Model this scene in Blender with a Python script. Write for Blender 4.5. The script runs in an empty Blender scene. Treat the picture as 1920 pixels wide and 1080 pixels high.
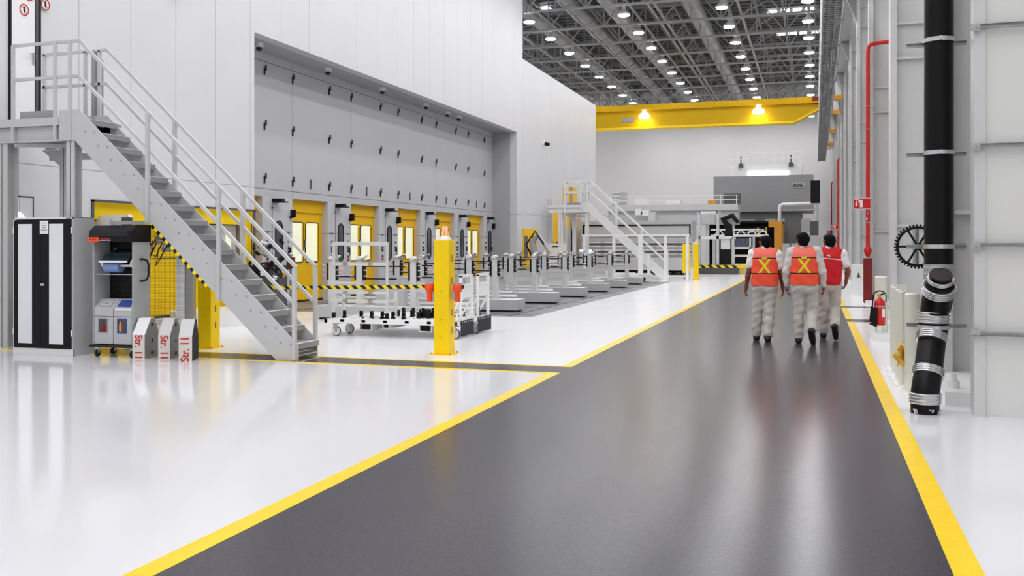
import bpy, bmesh, math, random
import numpy as np
from math import radians, sin, cos, pi, tan
from mathutils import Vector, Matrix
random.seed(7)
sc = bpy.context.scene
COL = sc.collection

# ------------------------------------------------------------------ camera, world, exposure
CAM_H = 1.55
cd = bpy.data.cameras.new('camera'); cam = bpy.data.objects.new('camera', cd); COL.objects.link(cam)
cam.location = (0, 0, CAM_H); cam.rotation_euler = (radians(90), 0, radians(17.7665))
cd.sensor_width = 36.0; cd.lens = 36.0 * 1772.74 / 1920.0; cd.shift_y = -79.58 / 1920.0
cd.clip_start = 0.05; cd.clip_end = 400
sc.camera = cam
w = bpy.data.worlds.new('world'); sc.world = w; w.use_nodes = True
bg = w.node_tree.nodes['Background']; bg.inputs[0].default_value = (0.96, 0.96, 0.98, 1); bg.inputs[1].default_value = 0.46
sc.view_settings.view_transform = 'Standard'; sc.view_settings.look = 'None'
sc.view_settings.gamma = 1.0; sc.view_settings.use_curve_mapping = False
sc.view_settings.exposure = 0.62
LAMP_POWER = 70.0
try:
    sc.cycles.max_bounces = 7; sc.cycles.diffuse_bounces = 4; sc.cycles.glossy_bounces = 4
    sc.cycles.transparent_max_bounces = 6; sc.cycles.sample_clamp_indirect = 6.0
    sc.cycles.caustics_reflective = False; sc.cycles.caustics_refractive = False
except Exception:
    pass

# ------------------------------------------------------------------ materials
def lin(c):
    return tuple(((v / 255.0) / 12.92 if v / 255.0 <= 0.04045 else ((v / 255.0 + 0.055) / 1.055) ** 2.4) for v in c)
MATS = {}
def mat(name, rgb, rough=0.5, metal=0.0, noise=0.04, nscale=6.0, emit=0.0, bump=0.0, bscale=200.0, spec=0.5, ecol=None):
    m = bpy.data.materials.new(name); m.use_nodes = True
    nt = m.node_tree; b = nt.nodes['Principled BSDF']
    c = lin(rgb)
    b.inputs['Roughness'].default_value = rough; b.inputs['Metallic'].default_value = metal
    b.inputs['Specular IOR Level'].default_value = spec
    b.inputs['Base Color'].default_value = (*c, 1)
    if noise or bump:
        tc = nt.nodes.new('ShaderNodeTexCoord')
    if noise:
        n = nt.nodes.new('ShaderNodeTexNoise'); n.inputs['Scale'].default_value = nscale; n.inputs['Detail'].default_value = 3
        nt.links.new(tc.outputs['Object'], n.inputs['Vector'])
        r = nt.nodes.new('ShaderNodeMapRange'); r.inputs['From Min'].default_value = 0.3; r.inputs['From Max'].default_value = 0.7
        r.inputs['To Min'].default_value = 1 - noise; r.inputs['To Max'].default_value = 1 + noise
        nt.links.new(n.outputs['Fac'], r.inputs['Value'])
        mx = nt.nodes.new('ShaderNodeVectorMath'); mx.operation = 'SCALE'; mx.inputs[0].default_value = c
        nt.links.new(r.outputs['Result'], mx.inputs['Scale']); nt.links.new(mx.outputs['Vector'], b.inputs['Base Color'])
    if bump:
        n2 = nt.nodes.new('ShaderNodeTexNoise'); n2.inputs['Scale'].default_value = bscale; n2.inputs['Detail'].default_value = 2
        nt.links.new(tc.outputs['Object'], n2.inputs['Vector'])
        bp = nt.nodes.new('ShaderNodeBump'); bp.inputs['Strength'].default_value = bump; bp.inputs['Distance'].default_value = 0.01
        nt.links.new(n2.outputs['Fac'], bp.inputs['Height']); nt.links.new(bp.outputs['Normal'], b.inputs['Normal'])
    if emit:
        b.inputs['Emission Color'].default_value = (*lin(ecol or rgb), 1); b.inputs['Emission Strength'].default_value = emit
    MATS[name] = m
    return m

def add_math(nt, op, a, b=None, c=None):
    n = nt.nodes.new('ShaderNodeMath'); n.operation = op
    for i, v in enumerate((a, b, c)):
        if v is None: continue
        if isinstance(v, (int, float)): n.inputs[i].default_value = v
        else: nt.links.new(v, n.inputs[i])
    return n.outputs[0]

def panel_mat(name, rgb, axis, period, offset, zs=(), width=0.012, dark=0.45, rough=0.45):
    """painted sheet panels: thin recessed joints at a regular pitch along one axis and at given heights"""
    m = mat(name, rgb, rough, noise=0.02, nscale=0.6)
    nt = m.node_tree; b = nt.nodes['Principled BSDF']
    src = b.inputs['Base Color'].links[0].from_socket
    tc = nt.nodes.new('ShaderNodeTexCoord'); s = nt.nodes.new('ShaderNodeSeparateXYZ'); nt.links.new(tc.outputs['Object'], s.inputs[0])
    v = add_math(nt, 'SUBTRACT', s.outputs[axis], offset)
    v = add_math(nt, 'DIVIDE', v, period); v = add_math(nt, 'FRACT', v)
    v = add_math(nt, 'SUBTRACT', v, 0.5); v = add_math(nt, 'ABSOLUTE', v)
    seam = add_math(nt, 'GREATER_THAN', v, 0.5 - width / period / 2)
    for z in zs:
        d = add_math(nt, 'ABSOLUTE', add_math(nt, 'SUBTRACT', s.outputs[2], z))
        seam = add_math(nt, 'MAXIMUM', seam, add_math(nt, 'LESS_THAN', d, width * 0.6))
    mx = nt.nodes.new('ShaderNodeMix'); mx.data_type = 'RGBA'
    nt.links.new(seam, mx.inputs['Factor']); nt.links.new(src, mx.inputs[6])
    c = lin(rgb); mx.inputs[7].default_value = (c[0] * dark, c[1] * dark, c[2] * dark, 1)
    nt.links.new(mx.outputs[2], b.inputs['Base Color'])
    return m

def stripe_mat(name, c1, c2, vec, period):
    """slanted two colour hazard stripes"""
    m = mat(name, c1, 0.4, noise=0)
    nt = m.node_tree; b = nt.nodes['Principled BSDF']
    tc = nt.nodes.new('ShaderNodeTexCoord'); d = nt.nodes.new('ShaderNodeVectorMath'); d.operation = 'DOT_PRODUCT'
    nt.links.new(tc.outputs['Object'], d.inputs[0]); d.inputs[1].default_value = vec
    v = add_math(nt, 'FRACT', add_math(nt, 'DIVIDE', d.outputs['Value'], period))
    v = add_math(nt, 'GREATER_THAN', v, 0.52)
    mx = nt.nodes.new('ShaderNodeMix'); mx.data_type = 'RGBA'; nt.links.new(v, mx.inputs['Factor'])
    mx.inputs[6].default_value = (*lin(c1), 1); mx.inputs[7].default_value = (*lin(c2), 1)
    nt.links.new(mx.outputs[2], b.inputs['Base Color'])
    return m

FLOORW = mat('white_epoxy', (228, 227, 230), 0.11, noise=0.015, nscale=0.8, bump=0.015, bscale=60, spec=0.6)
FLOORD = mat('grey_epoxy', (74, 72, 77), 0.2, noise=0.12, nscale=60, bump=0.03, bscale=300, spec=0.11)
FLOORB = mat('whiter_epoxy', (246, 246, 248), 0.2, noise=0.01, nscale=0.8, spec=0.5)  # whiter, rougher epoxy for the zones beside the aisle
LINEY = mat('yellow_line_paint', (253, 212, 4), 0.3, spec=.3, noise=0.04, nscale=8)
PITM = mat('pit_cover_plate', (120, 119, 122), 0.35, noise=0.1, nscale=14, bump=0.1, bscale=80)
FACADE = panel_mat('facade_panel', (214, 214, 217), 1, 1.31, 0.27, zs=(2.88,), width=0.014, dark=0.5)
FACADE2 = panel_mat('facade_panel_far', (212, 212, 214), 1, 4.8, 39.6, zs=(2.95,), width=0.02, dark=0.6)
INNER = panel_mat('hatch_panel_shaded', (192, 192, 195), 1, 3.36, 22.27, zs=(6.22, 2.99), width=0.018, dark=0.35)  # panel grey lowered: shade of the recess put into the colour
PILLAR = panel_mat('pillar_panel', (200, 201, 206), 2, 20, 9, zs=(1.9,), width=0.01, dark=0.4)
SOFFIT = mat('soffit_shaded', (176, 176, 179), 0.5, noise=0.02)  # soffit and recess ends darkened, their shade painted into the base colour
WALLR = panel_mat('column_web_paint', (218, 218, 215), 2, 50, 25, zs=(), rough=0.5)
FARW = mat('far_wall_paint', (226, 224, 222), 0.6, noise=0.02)
GREYP = mat('light_grey_paint', (204, 204, 204), 0.4, noise=0.02)
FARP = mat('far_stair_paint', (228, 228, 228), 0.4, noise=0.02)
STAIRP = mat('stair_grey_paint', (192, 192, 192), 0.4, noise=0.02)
GREYM = mat('mid_grey_paint', (150, 150, 152), 0.45, noise=0.03)
DGREY = mat('dark_grey_paint', (82, 82, 86), 0.5, noise=0.05)
MGREY = mat('machine_grey', (184, 185, 186), 0.4, noise=0.03)
WHITE = mat('white_paint', (236, 236, 236), 0.35, noise=0.01)
BLACK = mat('black_paint', (11, 11, 13), 0.5, noise=0, spec=.25)
BLKG = mat('black_gloss', (10, 10, 15), 0.22, noise=0)
RUBBER = mat('rubber', (34, 34, 36), 0.7, noise=0.1, nscale=30)
YEL = mat('yellow_paint', (252, 212, 0), 0.42, spec=.25, noise=0.03, nscale=5)
YELD = mat('door_yellow', (246, 192, 0), 0.45, spec=.25, noise=0.03, nscale=4)
CRANEY = mat('crane_yellow', (204, 164, 0), 0.5, spec=.2, noise=0.04, nscale=2)
CHROME = mat('bright_metal', (205, 206, 208), 0.25, metal=0.9, noise=0.05)
STEEL = mat('galvanised_steel', (176, 177, 178), 0.4, metal=0.6, noise=0.12, nscale=20)
ALU = mat('aluminium_profile', (225, 226, 226), 0.35, metal=0.2, noise=0.02)
RED = mat('red_paint', (206, 24, 16), 0.35, noise=0.03)
REDD = mat('dark_red_cover', (124, 14, 14), 0.6, noise=0.08, nscale=12)
ORANGE = mat('orange_plastic', (246, 78, 16), 0.35, noise=0)
ORANGEP = mat('orange_yellow_frame', (214, 150, 40), 0.5, noise=0.05)
SLOTG = mat('dark_window_glass', (62, 64, 66), 0.12, noise=0.1, nscale=3, spec=0.8)
LITW = mat('lit_press_interior', (236, 236, 206), 0.3, noise=0.12, nscale=2.2, emit=0.28, spec=.2)
LAMPE = mat('lamp_lens', (252, 252, 255), 0.5, noise=0, emit=LAMP_POWER)
LAMPC = mat('floodlight_lens', (255, 250, 230), 0.5, noise=0, emit=14.0)
SKYL = mat('skylight_panel', (240, 246, 255), 0.5, noise=0, emit=2.2)
LITP = mat('lit_panel', (255, 255, 255), 0.5, noise=0, emit=1.3)
DECK = mat('roof_deck', (104, 104, 106), 0.6, noise=0.12, nscale=3)
TRUSS = mat('truss_paint', (146, 146, 144), 0.5, noise=0.04)
DUCT = mat('duct_sheet', (150, 150, 154), 0.45, metal=0.3, noise=0.08, nscale=3)
TAPE = stripe_mat('hazard_tape', (250, 220, 10), (14, 14, 14), (1, 0, 1.0), 0.135)
TAPE2 = stripe_mat('hazard_edge', (250, 220, 10), (14, 14, 14), (0.72, 0, -0.69), 0.125)
TAPE3 = stripe_mat('hazard_base', (250, 220, 10), (14, 14, 14), (1, 0.3, 1.0), 0.42)
SKIN = mat('skin', (128, 74, 54), 0.5, noise=0.05, nscale=15)
HAIR = mat('hair', (7, 6, 7), 0.75, spec=.15, noise=0.2, nscale=60)
PANTS = mat('pale_grey_trousers', (196, 191, 185), 0.85, noise=0.06, nscale=9, bump=0.5, bscale=14)
SHIRTW = mat('white_shirt', (232, 230, 230), 0.8, noise=0.02, nscale=9, bump=0.4, bscale=14)
SHIRTG = mat('pale_grey_shirt', (206, 202, 200), 0.85, noise=0.06, nscale=9, bump=0.5, bscale=14)
REDV = mat('red_vest_cloth', (206, 14, 28), 0.75, noise=0.05, nscale=9, bump=0.3, bscale=16)
SHOE = mat('black_shoe', (20, 20, 22), 0.5, noise=0.1)
CLOTH = mat('yellow_cloth', (236, 190, 84), 0.8, noise=0.12, nscale=10)
PIPEB = mat('black_pipe', (4, 4, 5), 0.35, noise=0, spec=.22)
CAPB = mat('brown_cap', (52, 44, 42), 0.8, noise=0.25, nscale=60)
BLUE = mat('blue_paper', (118, 142, 190), 0.7, noise=0.05, nscale=40)
BLUEL = mat('blue_label', (50, 72, 150), 0.5, noise=0.05, nscale=60)
TEAL = mat('dark_teal_cover', (24, 44, 50), 0.25, noise=0)
BINM = mat('bin_grey', (182, 183, 184), 0.5, noise=0.04)
CARTG = mat('cart_grey', (170, 171, 172), 0.45, noise=0.03)
CABW = mat('cabinet_white', (222, 222, 220), 0.4, noise=0.01)
CABS = mat('cabinet_grey_side', (176, 176, 178), 0.4, noise=0.02)
PAPER = mat('paper', (238, 238, 238), 0.7, noise=0)
CREAM = mat('cream_paint', (222, 221, 210), 0.4, noise=0.02)
TREADP = mat('tread_plate', (150, 147, 143), 0.4, metal=0.1, noise=0.15, nscale=60, bump=0.6, bscale=70)
FOAM = mat('beige_front_plate', (214, 208, 200), 0.45, noise=0.03)
REDT = mat('red_lettering', (190, 26, 22), 0.5, noise=0)
PHOTOD = mat('dark_picture', (74, 62, 64), 0.4, noise=0.5, nscale=25)
WIRE = mat('fence_wire', (10, 10, 10), 0.5, noise=0)
ORB = mat('beacon_orange', (250, 130, 50), 0.3, noise=0, emit=0.5)
DARKRED = mat('dark_red_interior', (70, 10, 14), 0.6, noise=0.5, nscale=2)

# ------------------------------------------------------------------ mesh builder
class MB:
    def __init__(s): s.v = []; s.f = []; s.m = []; s.mats = []; s.sm = []
    def mi(s, m):
        if m not in s.mats: s.mats.append(m)
        return s.mats.index(m)
    def add(s, vs, fs, m=None, smooth=False):
        o = len(s.v); s.v += [tuple(v) for v in vs]; k = s.mi(m)
        for f in fs: s.f.append(tuple(i + o for i in f)); s.m.append(k); s.sm.append(smooth)
        return s
    def box(s, x0, x1, y0, y1, z0, z1, m=None):
        x0, x1 = min(x0, x1), max(x0, x1); y0, y1 = min(y0, y1), max(y0, y1); z0, z1 = min(z0, z1), max(z0, z1)
        v = [(x0,y0,z0),(x1,y0,z0),(x1,y1,z0),(x0,y1,z0),(x0,y0,z1),(x1,y0,z1),(x1,y1,z1),(x0,y1,z1)]
        return s.add(v, [(0,3,2,1),(4,5,6,7),(0,1,5,4),(1,2,6,5),(2,3,7,6),(3,0,4,7)], m)
    def bar(s, p, q, a, b=None, m=None, up=(0,0,1)):
        """rectangular bar p->q, a = width (sideways), b = height"""
        b = a if b is None else b
        p = Vector(p); q = Vector(q); d = (q - p).normalized(); u = Vector(up)
        if abs(d.dot(u)) > 0.99: u = Vector((0,1,0))
        r = d.cross(u).normalized(); t = r.cross(d).normalized()
        vs = []
        for e in (p, q):
            for (i, j) in ((-1,-1),(1,-1),(1,1),(-1,1)): vs.append(e + r * (i * a / 2) + t * (j * b / 2))
        return s.add(vs, [(0,1,2,3),(7,6,5,4),(0,4,5,1),(1,5,6,2),(2,6,7,3),(3,7,4,0)], m)
    def cyl(s, p, q, r0, r1=None, m=None, n=16, caps=True):
        r1 = r0 if r1 is None else r1
        p = Vector(p); q = Vector(q); d = (q - p).normalized(); u = Vector((0,0,1)) if abs(d.z) < 0.9 else Vector((1,0,0))
        a = d.cross(u).normalized(); b = d.cross(a)
        vs = []
        for e, r in ((p, r0), (q, r1)):
            for i in range(n):
                t = 2 * pi * i / n; vs.append(e + a * (cos(t) * r) + b * (sin(t) * r))
        s.add(vs, [(i, (i+1) % n, n + (i+1) % n, n + i) for i in range(n)], m, True)
        if caps: s.add(vs, [tuple(range(n))[::-1], tuple(range(n, 2*n))], m)
        return s
    def tube(s, pts, r, m=None, n=10):
        """swept tube; r is a number or a list"""
        pts = [Vector(p) for p in pts]; k = len(pts); R = r if isinstance(r, (list, tuple)) else [r] * k
        vs = []; prev = None
        for i, p in enumerate(pts):
            d = ((pts[min(i+1, k-1)] - p).normalized() + (p - pts[max(i-1, 0)]).normalized())
            d = d.normalized() if d.length > 1e-6 else Vector((0,0,1))
            if prev is None:
                u = Vector((0,0,1)) if abs(d.z) < 0.9 else Vector((1,0,0)); a = d.cross(u).normalized()
            else: a = (prev - d * prev.dot(d)).normalized()
            prev = a; b = d.cross(a)
            for j in range(n):
                t = 2 * pi * j / n; vs.append(p + a * (cos(t) * R[i]) + b * (sin(t) * R[i]))
        fs = [(i*n + j, i*n + (j+1) % n, (i+1)*n + (j+1) % n, (i+1)*n + j) for i in range(k-1) for j in range(n)]
        s.add(vs, fs, m, True); s.add(vs, [tuple(range(n))[::-1], tuple(range((k-1)*n, k*n))], m)
        return s
    def lathe(s, c, prof, m=None, n=20, axis='z'):
        """profile [(r, h)...] about an axis through c"""
        c = Vector(c); vs = []
        for r, h in prof:
            for i in range(n):
                t = 2 * pi * i / n
                p = {'z': (cos(t)*r, sin(t)*r, h), 'y': (cos(t)*r, h, sin(t)*r), 'x': (h, cos(t)*r, sin(t)*r)}[axis]
                vs.append(c + Vector(p))
        k = len(prof)
        fs = [(i*n + j, i*n + (j+1) % n, (i+1)*n + (j+1) % n, (i+1)*n + j) for i in range(k-1) for j in range(n)]
        s.add(vs, fs, m, True); s.add(vs, [tuple(range(n))[::-1], tuple(range((k-1)*n, k*n))], m)
        return s
    def prism(s, poly, axis, a0, a1, m=None):
        """polygon in the plane across `axis`, extruded from a0 to a1.  x:(y,z)  y:(x,z)  z:(x,y)"""
        def P(u, v, a): return {'x': (a, u, v), 'y': (u, a, v), 'z': (u, v, a)}[axis]
        n = len(poly); vs = [P(u, v, a0) for u, v in poly] + [P(u, v, a1) for u, v in poly]
        fs = [tuple(range(n)), tuple(range(n, 2*n))[::-1]] + [(i, n + i, n + (i+1) % n, (i+1) % n) for i in range(n)]
        return s.add(vs, fs, m)
    def torus(s, c, R, r, axis='y', m=None, n=32, k=8, a0=0, a1=2*pi):
        full = abs(a1 - a0 - 2*pi) < 1e-6; pts = []
        N = n if full else n + 1
        vs = []
        for i in range(N):
            t = a0 + (a1 - a0) * i / n
            for j in range(k):
                q = 2*pi*j/k; rr = R + r*cos(q); h = r*sin(q)
                p = {'y': (cos(t)*rr, h, sin(t)*rr), 'x': (h, cos(t)*rr, sin(t)*rr), 'z': (cos(t)*rr, sin(t)*rr, h)}[axis]
                vs.append(Vector(c) + Vector(p))
        M = N if full else N - 1
        return s.add(vs, [(i*k + j, ((i+1) % N)*k + j, ((i+1) % N)*k + (j+1) % k, i*k + (j+1) % k) for i in range(M) for j in range(k)], m, True)
    def build(s, name, m=None, parent=None, bevel=0.0):
        org = Vector((0,0,0))
        q = parent
        while q is not None: org = org + q.location; q = q.parent
        me = bpy.data.meshes.new(name)
        me.from_pydata([(v[0]-org.x, v[1]-org.y, v[2]-org.z) for v in s.v], [], s.f)
        mats = [x if x is not None else m for x in s.mats] or [m]
        for x in mats: me.materials.append(x)
        me.polygons.foreach_set('material_index', s.m); me.polygons.foreach_set('use_smooth', s.sm)
        bm = bmesh.new(); bm.from_mesh(me); bmesh.ops.recalc_face_normals(bm, faces=bm.faces); bm.to_mesh(me); bm.free()
        me.update()
        o = bpy.data.objects.new(name, me); COL.objects.link(o)
        if parent is not None: o.parent = parent
        if bevel:
            bv = o.modifiers.new('bevel', 'BEVEL'); bv.width = bevel; bv.segments = 2; bv.limit_method = 'ANGLE'; bv.angle_limit = radians(50)
        return o

def tag(o, label, cat, group=None, kind=None):
    if label: o['label'] = label
    if cat: o['category'] = cat
    if group: o['group'] = group
    if kind: o['kind'] = kind
    return o
def thing(name, loc, label, cat, group=None, kind=None):
    o = bpy.data.objects.new(name, None); COL.objects.link(o); o.location = loc; o.empty_display_size = 0.1
    return tag(o, label, cat, group, kind)
def struct(name, mb, m=None, parent=None, label=None):
    o = mb.build(name, m, parent)
    if parent is None: o['kind'] = 'structure'
    if label: o['label'] = label
    return o
KIDS = {}
def dup(root, loc, label=None, rotz=None):
    kids = {}
    for o in bpy.data.objects:
        if o.parent is not None: kids.setdefault(o.parent.name, []).append(o)
    def rec(o, par):
        c = o.copy(); COL.objects.link(c); c.parent = par
        for ch in kids.get(o.name, []): rec(ch, c)
        return c
    r = rec(root, None); r.location = loc
    if label: r['label'] = label
    if rotz is not None: r.rotation_euler = (0, 0, rotz)
    return r
def text_mesh(txt, size, m, name, parent, loc, rot, depth=0.001, bold=0.0, sx=1.0):
    cu = bpy.data.curves.new('txt', 'FONT'); cu.body = txt; cu.size = size; cu.extrude = depth; cu.offset = bold
    cu.align_x = 'CENTER'; cu.align_y = 'CENTER'
    t = bpy.data.objects.new('txt', cu); COL.objects.link(t)
    dg = bpy.context.evaluated_depsgraph_get(); me = bpy.data.meshes.new_from_object(t.evaluated_get(dg))
    bpy.data.objects.remove(t); bpy.data.curves.remove(cu)
    me.materials.clear(); me.materials.append(m)
    M = Matrix.LocRotScale(Vector(loc), Matrix.Identity(3).to_quaternion(), None) @ rot @ Matrix.Diagonal((sx, 1, 1, 1))
    org = Vector((0,0,0)); q = parent
    while q is not None: org = org + q.location; q = q.parent
    me.transform(Matrix.Translation(-org) @ M)
    o = bpy.data.objects.new(name, me); COL.objects.link(o); o.parent = parent
    return o
RX = Matrix.Rotation(radians(90), 4, 'X')      # text standing up, facing -Y (towards the camera)

# ================================================================== SETTING
# floors
WX = -12.2          # face of the press-line enclosure
m = MB(); m.box(-18, 6, -6, 92, -0.12, 0.0); struct('floor', m, FLOORW)
m = MB(); m.box(-12.1, -3.09, 11.76, 19.6, 0.0, 0.002); m.box(-5.85, -3.09, 19.6, 40.5, 0.0, 0.002); m.box(-12.1, -3.09, 40.5, 66, 0.0, 0.002); m.box(0.76, 3.0, 9.7, 60, 0, 0.002); struct('floor', m, FLOORB)
m = MB(); m.box(-2.95, 0.62, -4, 66, 0.0, 0.003); m.box(-11.6, -2.95, 11.12, 11.68, 0.0, 0.003)
for a, b in ((20.35, 21.1), (24.95, 25.6)): m.box(0.62, 1.9, a, b, 0.0, 0.003)
struct('aisle_floor', m, FLOORD)
m = MB()
m.box(-3.09, -2.95, -4, 11.12, 0.0, 0.005); m.box(-3.09, -2.95, 11.68, 66, 0.0, 0.005)
m.box(0.62, 0.76, -4, 20.35, 0.0, 0.005); m.box(0.62, 0.76, 21.1, 24.95, 0.0, 0.005); m.box(0.62, 0.76, 25.6, 66, 0.0, 0.005)
m.box(-11.6, -3.09, 11.06, 11.12, 0.0, 0.005); m.box(-11.6, -3.09, 11.68, 11.76, 0.0, 0.005)
struct('floor_marking', m, LINEY)
m = MB(); m.box(-13.3, -5.85, 19.6, 40.5, 0.0, 0.004)
for k in range(5):
    y = 22.9 + 3.3 * k
    m.box(-5.85, -4.78, y, y + 0.05, 0.0, 0.003)
struct('press_pit_floor', m, PITM)
m = MB()
for k in range(8): m.box(-13.2, -5.9, 20.2 + 2.4*k, 20.24 + 2.4*k, 0.004, 0.007)
for x in (-11.8, -10.2, -6.4): m.box(x, x + 0.04, 19.7, 40.4, 0.004, 0.007)
struct('trim_1', m, BLACK)

# press-line enclosure, near block (12.6 m high) with the long recess
m = MB()
T = 0.3
m.box(WX - T, WX, 5.0, 13.70, 0, 12.6); m.box(WX - T, WX, 13.70, 18.78, 2.33, 12.6)
m.box(WX - T, WX, 18.78, 38.75, 6.43, 12.6); m.box(WX - T, WX, 38.75, 39.6, 0, 12.6)
m.box(-16, WX - T, 39.3, 39.6, 0, 12.6); m.box(-16, WX - T, 5.0, 39.3, 12.4, 12.6)
struct('wall_left', m, FACADE)
m = MB(); m.box(WX - T, WX, 39.6, 54.1, 0, 9.74); m.box(-17, WX - T, 53.8, 54.1, 0, 9.74); m.box(-17, WX - T, 39.6, 53.8, 9.5, 9.74)
struct('wall_left', m, FACADE2)
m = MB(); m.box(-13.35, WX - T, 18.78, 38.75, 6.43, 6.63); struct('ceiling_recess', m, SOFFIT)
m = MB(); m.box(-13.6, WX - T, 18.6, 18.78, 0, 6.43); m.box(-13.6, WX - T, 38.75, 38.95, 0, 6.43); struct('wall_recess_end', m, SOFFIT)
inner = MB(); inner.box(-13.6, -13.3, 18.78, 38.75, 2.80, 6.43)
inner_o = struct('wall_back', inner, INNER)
LS = [20.91, 22.27, 24.26, 25.61, 27.62, 28.97, 30.97, 32.3, 34.31, 35.67, 37.64]
for y in LS:
    for z in (6.0, 4.6, 3.25):
        l = MB(); l.box(-13.3, -13.27, y - 0.02, y + 0.015, z - 0.12, z + 0.06, BLACK); l.box(-13.3, -13.26, y + 0.04, y + 0.075, z + 0.0, z + 0.14, DGREY)
        l.build('latch', BLACK, inner_o)
for y in (23.22, 26.65, 29.95, 33.31, 36.68):
    l = MB(); l.box(-13.3, -13.27, y - 0.012, y + 0.012, 3.1, 3.38); l.build('latch', DGREY, inner_o)

# press bays: yellow doors in shallow openings and grey pillars between them
OPN = [(18.95, 20.83)] + [(22.27 + 3.35 * k, 24.2 + 3.35 * k) for k in range(5)]
def make_press_door(i, y0, y1):
    d = MB(); d.box(-13.62, -13.5, y0, y1, 0.05, 2.8)
    d.box(-13.5, -13.46, y0, y1, 2.46, 2.8); 
    o = d.build('door_%d' % i, YELD); o['kind'] = 'structure'; 
    mid = (y0 + y1) / 2
    for a, b in ((y0 + 0.10, mid - 0.07), (mid + 0.05, y1 - 0.2)):
        r = 0.09; pts = []
        for cx_, cz_, t0 in ((b - r, 2.19 - r, 0), (a + r, 2.19 - r, 90), (a + r, 1.09 + r, 180), (b - r, 1.09 + r, 270)):
            for s_ in range(5):
                t = radians(t0 + 22.5 * s_); pts.append((cx_ + r * cos(t), cz_ + r * sin(t)))
        g = MB(); g.prism(pts, 'x', -13.5, -13.49); wn = g.build('window', LITW, o)
        fr = MB(); pp = [(-13.488, p[0], p[1]) for p in pts]; fr.tube(pp + [pp[0]], 0.014, n=6); fr.build('window_seal', BLACK, wn)
        fr = MB(); fr.box(-13.49, -13.47, b - 0.09, b - 0.05, 1.15, 2.12); fr.build('inner_rail', YELD, wn)
    h = MB(); h.box(-13.5, -13.45, mid - 0.03, mid + 0.02, 1.5, 1.72); h.build('handle', CHROME, o)
    s_ = MB(); s_.box(-13.6, -13.45, y0, y1, 0.004, 0.05); s_.build('threshold', BLACK, o)
    return o
for i, (a, b) in enumerate(OPN): make_press_door(i + 1, a, b)
PIL = [(18.78, 18.95)] + [(OPN[k][1], OPN[k+1][0]) for k in range(5)] + [(OPN[5][1], 38.75)]
for i, (a, b) in enumerate(PIL):
    m = MB(); m.box(-13.62, -13.3, a, b, 0, 2.8)
    if b - a < 0.5: struct('wall_pillar', m, PILLAR); continue
    o = struct('wall_pillar', m, PILLAR)
    g = MB(); s0 = a + 0.02
    g.box(-13.3, -13.292, a + 0.44, a + 0.455, 0.0, 2.79); g.build('panel_joint', DGREY, o)
    g = MB(); c_ = a + 0.76; r = 0.16; pts = []
    for cz_, t0 in ((2.19 - r, 0), (1.09 + r, 180)):
        for s_ in range(9):
            t = radians(t0 + 22.5 * s_); pts.append((c_ + r * cos(t), cz_ + r * sin(t)))
    g.prism(pts, 'x', -13.3, -13.285); wn = g.build('slot_window', SLOTG, o)
    fr = MB(); pp = [(-13.285, p[0], p[1]) for p in pts]; fr.tube(pp + [pp[0]], 0.016, n=6); fr.build('window_seal', BLACK, wn)
    for q, yy in enumerate((a + 0.22, b - 0.2)):
        if yy + 0.1 > b: continue
        g = MB()
        for t, (zz, mm) in enumerate(((1.66, DGREY), (1.57, WHITE), (1.48, BLACK), (1.39, BLACK), (1.30, WHITE), (1.21, DGREY))):
            g.cyl((-13.3, yy, zz), (-13.26, yy, zz), 0.032, m=mm, n=10)
        g.cyl((-13.3, yy, 1.12), (-13.25, yy, 1.12), 0.03, m=RED, n=10)
        g.build('button_column', WHITE, o)
        g = MB(); g.box(-13.3, -13.29, yy - 0.14, yy + 0.14, 1.895, 1.915); g.box(-13.3, -13.29, yy - 0.01, yy + 0.01, 1.86, 1.9); g.build('hatch_latch', DGREY, o)
    g = MB(); g.box(-13.3, -13.27, b - 0.14, b - 0.1, 1.25, 1.5); g.build('grip', BLACK, o)
    g = MB(); g.box(-13.3, -13.02, a + 0.44, a + 0.6, 2.66, 2.76); g.box(-13.3, -13.0, a + 0.6, a + 0.75, 2.66, 2.69); g.build('light_barrier_head', BLACK, o)
    g = MB(); g.box(-13.3, -13.16, b - 0.1, b - 0.03, 2.3, 2.5); g.box(-13.3, -13.2, b - 0.14, b - 0.1, 2.28, 2.34); g.build('sensor', BLACK, o)
    g = MB(); g.box(-13.3, -13.27, a + 0.42, a + 0.46, 2.5, 2.54); g.build('sensor', BLACK, o)
    g = MB(); 
    for zz in (0.85, 0.75, 0.66):
        g.box(-13.3, -13.292, a + 0.62, a + 0.95, zz, zz + 0.06, PAPER); g.box(-13.292, -13.289, a + 0.64, a + 0.93, zz + 0.035, zz + 0.05, ORANGE)
    g.build('warning_label', PAPER, o)

# dome cameras under the soffit
CAMY = [19.83, 23.21, 26.65, 30.08, 32.09, 33.22]
nm = ['nearest', 'second nearest', 'third nearest', 'fourth nearest', 'fifth nearest', 'farthest']
t = thing('dome_camera', (-12.75, CAMY[0], 6.43), '', 'camera', 'dome cameras under the recess soffit')
g = MB(); g.cyl((-12.75, CAMY[0], 6.43), (-12.75, CAMY[0], 6.32), 0.1, m=None); g.build('housing', WHITE, t)
g = MB(); g.lathe((-12.75, CAMY[0], 6.32), [(0.075, 0), (0.07, -0.04), (0.05, -0.07), (0.02, -0.085)]); g.build('dome', BLKG, t)
for k, y in enumerate(CAMY):
    lb = 'white dome camera under the long recess soffit, %s of the six' % nm[k]
    if k == 0: t['label'] = lb
    else: dup(t, (-12.75, y, 6.43), lb)

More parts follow.
